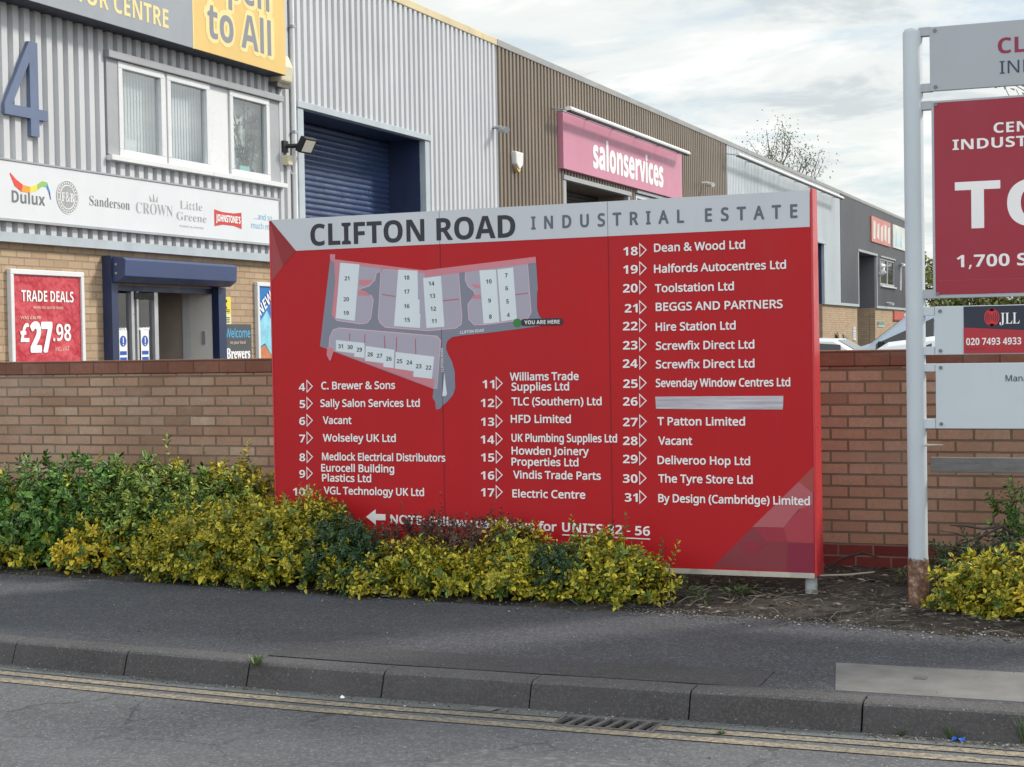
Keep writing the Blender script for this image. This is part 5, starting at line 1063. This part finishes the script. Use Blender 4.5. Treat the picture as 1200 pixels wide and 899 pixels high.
# bare branches
db = thing('dead_branch', (-.72, 9.72, .2), 'bare dark branching stem arching over the shrubs under the timber rail', 'dead branch'); b = MB()
def limb(p, pts, r0): b.tube([Vector(p)] + [Vector(q) for q in pts], [r0 * (1 - .75 * i / len(pts)) for i in range(len(pts) + 1)], 6)
limb((-.70, 9.72, .2), [(-.72, 9.7, .38), (-.75, 9.68, .52), (-.82, 9.66, .575), (-.92, 9.64, .56), (-1.02, 9.62, .575), (-1.10, 9.6, .58)], .016)
limb((-.82, 9.66, .575), [(-.9, 9.6, .535), (-.98, 9.58, .50), (-1.06, 9.55, .54), (-1.16, 9.5, .56)], .009); limb((-.9, 9.64, .55), [(-.97, 9.62, .47), (-1.05, 9.6, .40)], .008); limb((-.75, 9.68, .5), [(-.86, 9.66, .47), (-.95, 9.62, .40), (-1.0, 9.6, .34)], .008); limb((-.72, 9.7, .4), [(-.62, 9.7, .42), (-.48, 9.7, .44), (-.35, 9.7, .42)], .009); limb((-.98, 9.58, .5), [(-1.06, 9.57, .47), (-1.13, 9.56, .42)], .005)
b.build('branch', M['dead'], db)
wh = MB(); wh.tube([(-1.93, 9.95, .21), (-1.75, 10.0, .215), (-1.6, 10.02, .235)], [.006, .007, .004], 6); tag(wh.build('stick', M['rail']), 'long pale stick lying on the soil between the red sign and the white post', 'stick')
wh = MB(); wh.tube([(-1.95, 10.3, .2), (-1.85, 10.32, .27), (-1.72, 10.33, .31), (-1.62, 10.33, .28)], [.008, .009, .008, .005], 6); tag(wh.build('stick', M['dead']), 'dark curved stick leaning on the foot of the wall', 'stick')
def tuft(name, loc, n, h, m, label, cat, group, spread=.05, w_=.006):
    b = MB(); x, y, z = loc
    for _ in range(n):
        a = random.uniform(0, 6.28); r = random.uniform(0, spread * .3); px, py = x + r * math.cos(a), y + r * math.sin(a); hh = h * random.uniform(.5, 1.1); lean = random.uniform(.1, 1.0) * spread; dx, dy = math.cos(a) * lean, math.sin(a) * lean; cx_, cy_ = -math.sin(a) * w_ / 2, math.cos(a) * w_ / 2
        b.add([(px - cx_, py - cy_, z), (px + cx_, py + cy_, z), (px + dx * .5 + cx_ * .8, py + dy * .5 + cy_ * .8, z + hh * .65), (px + dx * .5 - cx_ * .8, py + dy * .5 - cy_ * .8, z + hh * .65), (px + dx, py + dy, z + hh * .95)], [(0, 1, 2, 3), (3, 2, 4)])
    o = b.build(name, m); me = o.data; me.uv_layers.new(name='UVMap'); return tag(o, label, cat, group)
random.seed(5)
GW = 'weeds by the kerb and bed'
tuft('grass_tuft', (-4.12, 6.955, .11), 34, .07, M['weed'], 'green grass tuft growing out of a kerb joint', 'weed', GW, .075)
tuft('grass_tuft', (-.50, 6.90, .002), 26, .13, M['weed'], 'tall thin grass tuft in the gutter debris below the concrete cover', 'weed', GW, .06)
tuft('grass_tuft', (-.79, 6.89, .002), 22, .065, M['weed'], 'short grass tuft in the gutter beside the blue wrapper', 'weed', GW, .06)
tuft('grass_tuft', (-1.0, 6.89, .002), 12, .04, M['weed'], 'smallest grass tuft in the gutter debris', 'weed', GW, .04)
tuft('grass_tuft', (-1.72, 6.70, .004), 10, .02, M['weed'], 'tiny flat weed on the road just past the drain grate', 'weed', GW, .04, .012)
for i, (x, y, n, s_, lb) in enumerate(((-2.58, 9.25, 60, .13, 'low dark green weed at the end of the golden shrubs'), (-2.27, 9.30, 55, .10, 'small green weed alone on the soil under the red sign'), (-2.42, 9.05, 26, .06, 'smallest flat weed near the footway edge'), (-1.42, 9.95, 30, .12, 'low weed at the foot of the wall between red sign and white post'), (-.98, 9.42, 40, .16, 'leafy weed against the foot of the white post'))):
    r_ = thing('weed', (x, y, bedz(x, y)), lb, 'weed', GW); k = unit_v(n, .0); P = np.array([x, y, bedz(x, y) + .02]) + k * np.array([s_, s_, s_ * .7]) * rng.uniform(.2, 1, (n, 1)); leaves('foliage', M['weed'], r_, P, k + rng.normal(size=(n, 3)) * .4, np.array([0, 0, 1.]) + rng.normal(size=(n, 3)) * .3, rng.uniform(.025, .05, n), rng.uniform(.010, .018, n))
    b = MB(); 
    for q in P[::4]: b.tube([(x, y, bedz(x, y) - .01), q], [.003, .0015], 4, False)
    b.build('stem', M['stem'], r_)
lw = MB(); V = []
for i in range(5):
    for j in range(3): V.append((-.79 + .013 * i, 6.85 + .016 * j, .006 + .007 * ((i * 7 + j * 5) % 3)))
lw.add(V, [(i * 3 + j, (i + 1) * 3 + j, (i + 1) * 3 + j + 1, i * 3 + j + 1) for i in range(4) for j in range(2)]); tag(lw.build('wrapper', M['litb']), 'crumpled blue wrapper lying in the gutter debris', 'litter')
for x, y, m_, lb in ((-3.58, 6.83, 'grit', 'white pebble lying on the double yellow lines'), (-2.86, 6.83, 'wood', 'flat grey flake lying in the channel near the drain grate')):
    b = MB(); 
    if m_ == 'grit': stone(b, x, y, .012, .014); tag(b.build('pebble', M['wlet']), lb, 'pebble')
    else: b.add([(x - .07, y - .02, .006), (x + .05, y - .035, .006), (x + .08, y + .01, .014), (x - .02, y + .03, .012)], [(0, 1, 2, 3)]); b.add([(x - .07, y - .02, .002), (x + .05, y - .035, .002), (x + .08, y + .01, .008), (x - .02, y + .03, .006)], [(3, 2, 1, 0)]); tag(b.build('flake', M['wood']), lb, 'debris')

# ------------------------------------------------------------------ vehicles in the yard (nose towards -x, then turned)
def vehicle(name, label, cat, loc, rot, Ln, Wd, prof, belt, sill, paint, win, wheels, wr=.34, group='vehicles in the yard'):
    """prof: roofline (x from the nose, z); belt: z of the window sill; win: side windows as (x0, x1, z1a, z1b)"""
    r_ = thing(name, loc, label, cat, group); r_.rotation_euler = (0, 0, rot); WO[r_.name] = Vector((0, 0, 0)); hw = Wd / 2
    xs = sorted(set([p[0] for p in prof] + list(np.linspace(0, Ln, 22)))); px = [p[0] for p in prof]; pz = [p[1] for p in prof]; b = MB(); ring = []
    for x in xs:
        zt = float(np.interp(x, px, pz)); e = min(1, min(x, Ln - x) / .5 + .72); zb = min(belt, zt - .02); tum = max(0, zt - belt) * .22; w0 = hw * e
        ring.append([(x, -w0 * .94, sill), (x, -w0, sill + .25), (x, -w0, (sill + zb) / 2 + .1), (x, -w0 * .975, zb), (x, -(w0 * .975 - tum), zt - .06 if zt > belt else zb + .01), (x, -(w0 * .86 - tum), zt), (x, (w0 * .86 - tum), zt), (x, (w0 * .975 - tum), zt - .06 if zt > belt else zb + .01), (x, w0 * .975, zb), (x, w0, (sill + zb) / 2 + .1), (x, w0, sill + .25), (x, w0 * .94, sill)])
    V = [v for q in ring for v in q]; k = 12
    b.add(V, [(i * k + j, i * k + (j + 1) % k, (i + 1) * k + (j + 1) % k, (i + 1) * k + j) for i in range(len(xs) - 1) for j in range(k)] + [list(range(k - 1, -1, -1)), list(range((len(xs) - 1) * k, len(xs) * k))], smooth=False)
    body = b.build('body', paint, r_, bevel=.02)
    for side in (-1, 1):
        for x0, x1, za, zb_ in win:
            y0 = lambda z: side * (hw * .975 - max(0, z - belt) * .22 + .012)
            b = MB(); b.add([(x0, y0(belt + .03), belt + .03), (x1, y0(belt + .03), belt + .03), (x1, y0(zb_), zb_), (x0 + (za < belt + .1) * 0, y0(za), za)], [(0, 1, 2, 3)] if side < 0 else [(3, 2, 1, 0)]); b.build('side_window', M['tint'], r_)
    # screen between bonnet and roof
    for (xa, za), (xb, zb_) in zip(prof[:-1], prof[1:]):
        if za > belt - .12 and abs(zb_ - za) > .3:
            n = Vector((za - zb_, 0, xb - xa)).normalized() * .012; w1 = hw * .80 - max(0, za - belt) * .22; w2 = hw * .80 - max(0, zb_ - belt) * .22; t0, t1 = .08, .9
            A = Vector((xa + (xb - xa) * t0, 0, za + (zb_ - za) * t0)) + n; B_ = Vector((xa + (xb - xa) * t1, 0, za + (zb_ - za) * t1)) + n
            b = MB(); b.add([(A.x, -w1, A.z), (A.x, w1, A.z), (B_.x, w2, B_.z), (B_.x, -w2, B_.z)], [(3, 2, 1, 0)]); b.build('windscreen' if xa < Ln / 2 else 'rear_window', M['tint'], r_)
    for x in wheels:
        for side in (-1, 1):
            b = MB(); yo = side * (hw - .02); yi = side * (hw - .22); b.tube([(x, yi, wr), (x, yi + side * .02, wr), (x, yo - side * .02, wr), (x, yo, wr)], [wr * .92, wr, wr, wr * .93], 22); wh_ = b.build('wheel', M['tyre'], r_); WO[wh_.name] = Vector((0, 0, 0)); b = MB(); b.tube([(x, yo, wr), (x, yo + side * .012, wr)], [wr * .62, wr * .58], 20); b.build('rim', M['rim'], wh_)
    for side in (-1, 1):
        b = MB(); b.box(.02, .16, side * hw * .62 - .14, side * hw * .62 + .14, sill + .42, sill + .56); b.build('headlight', M['hl'], r_, bevel=.03)
        xm = next((q[0] for q in win), Ln * .3) + .05; b = MB(); b.box(xm, xm + .09, side * (hw + .03) - .08, side * (hw + .03) + .08, belt + .0, belt + .16); b.build('door_mirror', M['black'], r_, bevel=.02)
    return r_
vehicle('panel_van', 'silver panel van parked nose towards the terrace behind the wall', 'van', (-5.2, 28.9, .1), 0, 5.4, 1.95, [(0, .95), (.06, 1.17), (.45, 1.35), (.7, 1.43), (1.28, 1.88), (1.62, 1.97), (5.2, 1.98), (5.4, 1.85)], 1.30, .3, M['silver'], [(.80, 1.75, 1.42, 1.84), (1.85, 2.7, 1.80, 1.80)], (.95, 4.35))
vehicle('estate_car', 'white car with dark glass standing in front of the silver van', 'car', (-4.95, 22.9, .1), 0, 4.4, 1.82, [(0, .72), (.06, .92), (.85, 1.06), (1.0, 1.08), (1.0, 1.085), (1.62, 1.47), (2.2, 1.54), (3.4, 1.52), (4.2, 1.15), (4.4, .95)], 1.02, .25, M['carw'], [(1.15, 2.2, 1.06, 1.45), (2.28, 3.5, 1.45, 1.41)], (.85, 3.45), .32)
vehicle('hatchback_car', 'white car half hidden behind the edge of the red directory sign', 'car', (-8.9, 34.4, .1), 0, 3.75, 1.76, [(0, .72), (.06, .92), (.8, 1.05), (1.45, 1.46), (2.0, 1.53), (2.75, 1.50), (3.3, 1.18), (3.65, 1.05), (3.75, .9)], 1.0, .25, M['carw'], [(1.05, 2.0, 1.05, 1.44), (2.06, 2.9, 1.44, 1.38)], (.75, 3.0), .31)

# ------------------------------------------------------------------ trees and the hedge beyond the yard
def tree(name, loc, h, crown, nleaf, leaf, m, label, seed, spread=.5, gap=0, group='trees beyond the units', levels=4, r0=.16):
    rs = random.Random(seed); root = thing(name, loc, label, 'tree', group); b = MB(); tips = []
    def grow_(p, d, L, r, lv):
        pts = [p.copy()]; q = p.copy(); dd = d.copy()
        for k in range(3):
            dd = (dd + Vector((rs.uniform(-.18, .18), rs.uniform(-.18, .18), .08))).normalized(); q = q + dd * L / 3; pts.append(q.copy())
            if lv <= 1: tips.append((q.copy(), dd.copy()))
        b.tube(pts, [r, r * .86, r * .72, r * .55], 6 if lv > 2 else 4, lv <= 0)
        if lv > 0:
            for k in range(rs.choice((2, 3, 3)) if lv < levels else 4):
                a = (dd * .8 + Vector((rs.uniform(-1, 1), rs.uniform(-1, 1), rs.uniform(-.1, .7))) * spread * 1.3).normalized(); s0 = pts[rs.choice((2, 3, 3))]; grow_(s0, a, L * rs.uniform(.58, .8), r * .55, lv - 1)
    grow_(Vector(loc), Vector((0, 0, 1)), h * .36, r0, levels); b.build('trunk', M['bark'], root)
    P, A, Q = [], [], []; g = np.random.default_rng(seed)
    for _ in range(nleaf):
        p, d = tips[rs.randrange(len(tips))]; P.append(np.array(p) + g.normal(size=3) * crown); A.append(np.array(d) * .4 + g.normal(size=3)); Q.append(g.normal(size=3) + np.array([0, 0, .5]))
    leaves('crown', m, root, P, A, Q, g.uniform(.6, 1.3, nleaf) * leaf, g.uniform(.4, .7, nleaf) * leaf); return root
tree('young_tree', (-21.6, 92, 0), 14.4, .40, 2800, .12, M['ltree'], 'sparse young tree showing above the roof of the far units', 11, 1.08, r0=.24)
tree('young_tree', (-1.2, 40, .1), 9.5, .16, 700, .12, M['ltree'], 'sparse tree behind the letting sign with twigs under its grey header', 5, .6, r0=.14)
for i, (x, y, h, s_, lb) in enumerate(((-11.6, 84, 6.6, 21, 'rounded yellow green hedgerow tree showing between post and red board'), (-8.6, 86, 5.4, 22, 'dense hedgerow tree seen under the red letting board, nearest the post'), (-5.6, 85, 5.2, 23, 'dense hedgerow tree seen under the red letting board, second from the post'), (-2.4, 87, 5.6, 24, 'tallest dense hedgerow tree, hidden behind the agent board'))):
    r_ = thing('hedgerow_tree', (x, y, .1), lb, 'tree', 'hedgerow trees'); g = np.random.default_rng(s_); n = 5200; k = g.normal(size=(n, 3)); k /= np.linalg.norm(k, axis=1, keepdims=True)
    lob = g.uniform(-1, 1, (16, 3)) * np.array([1.7, 1.3, h * .33]) + np.array([x, y, h * .56]); j = g.integers(0, 16, n); rad = g.uniform(.5, 1.25, 16)[j][:, None] * g.uniform(.65, 1.05, (n, 1)); P = lob[j] + k * rad; P = P[P[:, 2] > .3]; k = k[:len(P)]
    n = len(P); leaves('crown', M['lhedge'], r_, P, g.normal(size=(n, 3)), k + g.normal(size=(n, 3)) * .5 + np.array([0, 0, .4]), g.uniform(.12, .26, n), g.uniform(.08, .16, n)); b = MB(); b.tube([(x, y, .0), (x + .1, y, h * .4), (x, y + .1, h * .75)], [.16, .12, .05], 8)
    for q in lob[::2]: b.tube([(x + .05, y, h * .3), q], [.06, .02], 5)
    b.build('trunk', M['bark'], r_)
